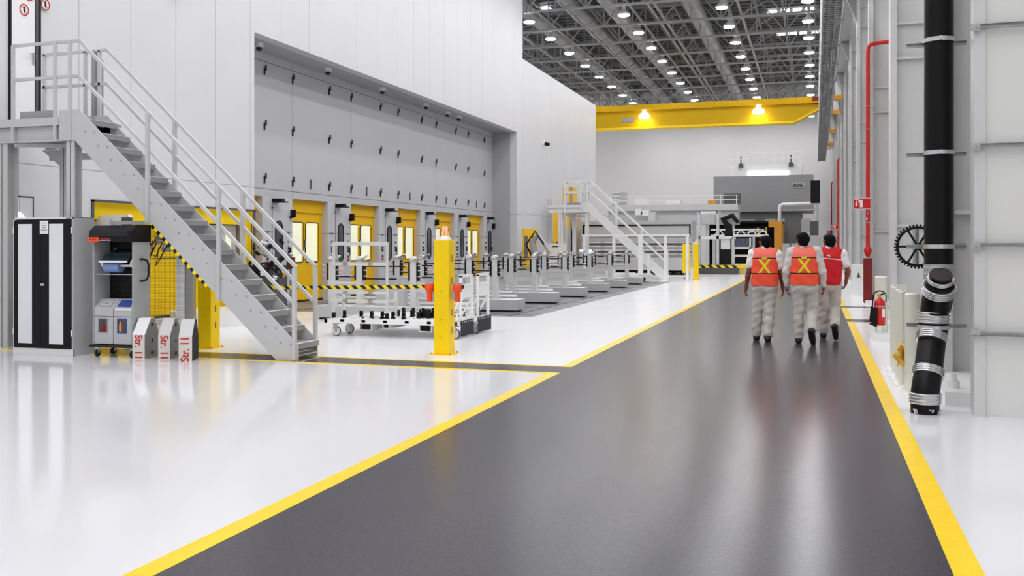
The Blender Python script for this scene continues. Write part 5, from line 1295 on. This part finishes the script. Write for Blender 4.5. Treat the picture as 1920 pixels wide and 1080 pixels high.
# white machine frame with robot, right of the far post
t = thing('assembly_machine', (-5.3, 52, 0), 'pale machine frame with striped base right of the far yellow post', 'machine')
for x in (-6.0, -5.0, -3.9 - .3):
    g = MB(); g.box(x - .07, x + .07, 52, 52.2, .3, 3.4 if x < -4.5 else 2.0); g.build('upright', GREYP, t)
g = MB(); g.box(-6.0, -4.2, 52, 54, 1.9, 2.05); g.box(-6.0, -5.0, 52, 54, 3.3, 3.4); g.build('cross_frame', WHITE, t)
g = MB(); g.box(-6.1, -4.0, 51.9, 54, 0, .35); g.build('base', DGREY, t)
g = MB(); g.box(-6.1, -4.0, 51.88, 51.9, .35, .5); g.build('striped_edge', TAPE3, t)
g = MB(); g.box(-4.9, -4.3, 52.2, 53, .5, 1.9); g.build('dark_insert', BLACK, t); g = MB(); g.box(-4.85, -4.35, 52.15, 52.2, 1.35, 1.9); g.build('white_cover', WHITE, t)
g = MB(); g.lathe((-3.7, 52, .35), [(.3, 0), (.3, .12), (.1, .18)]); g.cyl((-3.7, 52, 0), (-3.7, 52, .35), .08); g.build('yellow_button', YEL, t)
g = MB(); g.tube([(-4.5, 53, 2.0), (-4.5, 53, 2.6), (-4.8, 53, 3.0), (-4.3, 53, 3.2), (-4.0, 53, 2.8)], [.25, .2, .18, .16, .1]); g.build('robot_arm', BLACK, t)
t = thing('assembly_cart', (-4.0, 56, 0), 'white tiered cart with parts in front of the dark machine opening', 'cart')
for z in (.35, .9, 1.35):
    g = MB(); g.box(-5.2, -3.5, 56, 57.4, z, z + .12); g.build('shelf', WHITE, t)
g = MB(); g.box(-5.1, -3.7, 56.1, 57.2, 1.47, 1.95); g.build('parts_load', mat('blue_grey_parts', (84, 90, 110), .4, noise=.5, nscale=9), t)
for x in (-5.15, -3.55):
    g = MB(); g.box(x - .05, x + .05, 56, 56.1, .1, 2.0); g.build('upright', WHITE, t)
    g = MB(); g.cyl((x, 56.2, .12), (x, 56.35, .12), .12); g.build('wheel', BLACK, t)
t = thing('white_gantry_frame', (-4.5, 62, 0), 'white truss arm reaching across the dark machine opening', 'frame')
g = MB(); g.bar((-6.6, 64, 2.2), (-3.0, 64, 2.2), .15); g.bar((-6.6, 64, 2.6), (-3.4, 64, 2.6), .1)
for k in range(5): g.bar((-6.4 + .7*k, 64, 2.2), (-6.05 + .7*k, 64, 2.6), .07); g.bar((-6.05 + .7*k, 64, 2.6), (-5.7 + .7*k, 64, 2.2), .07)
g.bar((-3.0, 64, 2.45), (-4.2, 64, 2.45), .06); g.build('truss', WHITE, t)
g = MB(); g.box(-6.5, -6.3, 63.9, 64.1, 0, 2.2); g.box(-3.9, -3.75, 63.9, 64.1, 0, 2.2); g.build('leg', MGREY, t)
# dark machine opening
t = thing('stamping_machine', (-5, 72, 0), 'dark open machine bay with red interior and orange right edge', 'machine')
g = MB(); g.box(-7.8, -7.6, 72, 78, 0, 3.3); g.box(-7.8, -2.3, 77.8, 78, 0, 3.3); g.box(-7.8, -2.3, 72, 78, 3.2, 3.35); g.build('shell', BLACK, t)
g = MB(); g.box(-7.6, -2.6, 77.6, 77.8, .2, 3.2); g.box(-6.8, -6.4, 76, 76.6, 0, 2.6); g.box(-4.6, -4.0, 76, 76.6, 0, 2.9); g.build('interior', DARKRED, t)
g = MB(); g.box(-7.6, -2.6, 74, 77, .05, .7); g.box(-7.6, -2.6, 73, 73.4, 2.6, 3.0); g.build('dark_block', BLACK, t)
g = MB(); g.box(-3.25, -2.3, 71.9, 72.1, 2.9, 3.35); g.box(-2.85, -2.3, 71.9, 72.1, .1, 2.9); g.box(-2.4, -2.3, 72.1, 77.8, .1, 3.2); g.build('orange_edge', ORANGEP, t)
for x in (-4.1, -3.5):
    g = MB(); g.box(x, x + .12, 72.6, 72.7, 2.4, 2.9); g.build('yellow_marker', YEL, t)
g = MB(); g.box(-6.4, -3.6, 72.3, 72.5, 2.7, 2.78); g.box(-6.0, -4.4, 72.3, 72.5, 2.5, 2.55); g.build('inner_rail', STEEL, t)
# shelter on top
t = thing('control_room', (-4, 76, 0), 'grey control cabin block above the dark machine with lit roof panel', 'building')
g = MB(); g.box(-7.85, -.1, 78.2, 84, 4.27, 7.15); g.build('upper_box', mat('cabin_grey', (152, 152, 153), .6, noise=.04), t)
g = MB(); g.box(-6.7, -1.0, 78.6, 84, 0.0, 4.27); g.build('lower_box', mat('cabin_dark_grey', (118, 118, 120), .6, noise=.05), t)
for a, b, mm in ((-6.6, -4.6, GREYM), (-3.8, -3.0, MGREY), (-2.9, -2.3, MGREY), (-1.05, -.3, MGREY)):
    g = MB(); g.box(a, b, 78.4, 78.6, 2.6, 3.7); g.build('wall_panel', mm, t)
g = MB(); g.box(-6.6, -1.0, 79, 82, 7.15, 8.1); g.build('roof_unit', WHITE, t)
g = MB(); g.box(-5.2, -2.0, 78.9, 79, 7.2, 7.55); g.build('lit_panel', LITP, t)
g = MB()
for z in (8.55, 9.05): g.bar((-6.7, 78.8, z), (-1.0, 78.8, z), .06)
for k in range(9): g.bar((-6.7 + k*.71, 78.8, 7.6), (-6.7 + k*.71, 78.8, 9.05), .06)
g.build('roof_railing', WHITE, t)
for x in (-5.9, -2.0):
    g = MB(); g.box(x, x + .35, 78.7, 79, 7.9, 8.2); g.box(x + .12, x + .22, 78.8, 78.9, 8.2, 8.8); g.build('roof_fitting', DGREY, t)
g = MB(); g.box(-1.75, -.75, 78.15, 78.2, 6.1, 6.55); sg = g.build('name_plate', mat('plate_grey', (178, 178, 180), .6), t)
text_mesh('ZOG', .36, BLACK, 'lettering', t, (-1.3, 78.13, 6.32), RX, bold=.01)
# white bent pipe, stacked containers, dark equipment at right
t = thing('bent_white_pipe', (-2.5, 73, 3.35), 'white horizontal pipe bending down onto the dark machine at the far end', 'pipe')
g = MB(); g.tube([(-2.5, 73, 3.35), (-2.5, 73, 4.35), (-2.45, 73, 4.52), (-2.28, 73, 4.6), (.25, 73, 4.66)], .12, n=12); g.build('pipe', WHITE, t)
g = MB(); g.tube([(-2.4, 73.2, 4.15), (.2, 73.2, 4.2)], .05); g.build('small_pipe', STEEL, t)
random.seed(9)
CN = ['lower left', 'lower right', 'middle left', 'middle right', 'upper left', 'upper right']
for k in range(6):
    x = -1.2 + .85*(k % 2); z = .0 + .75*(k // 2); 
    t = thing('storage_container', (x, 68, z), 'grey stacked container behind the walking men, %s' % CN[k], 'container', 'stacked containers at the far end')
    g = MB(); g.box(x, x + .8, 68, 69, z, z + .72); g.build('body', [DGREY, MGREY, GREYM, GREYP, GREYP, MGREY][k], t)
    g = MB(); g.box(x - .02, x + .82, 67.98, 69.02, z + .66, z + .74); g.build('lid', GREYP, t)
t = thing('cable_cabinet', (0.2, 70, 0), 'tall dark equipment rack beside the right wall columns', 'cabinet')
g = MB(); g.box(-.35, .25, 71, 72, 0, 3.3); g.build('lower_rack', DGREY, t); g = MB(); g.box(-.3, .35, 70.8, 71.8, 4.6, 6.2); g.box(-.2, .3, 70.75, 70.8, 5.0, 5.6, BLACK); g.build('upper_box', BLACK, t)
g = MB(); g.box(.1, .25, 71, 71.2, 3.3, 4.6); g.build('post', STEEL, t)
t = thing('floor_cabinet', (-2.2, 74, 0), 'low grey cabinet beside the orange machine edge', 'cabinet')
g = MB(); g.box(-2.2, -1.7, 70, 71, 0, 1.7); g.box(-1.6, -1.15, 70, 71, 0, 1.7); g.build('doors', MGREY, t)
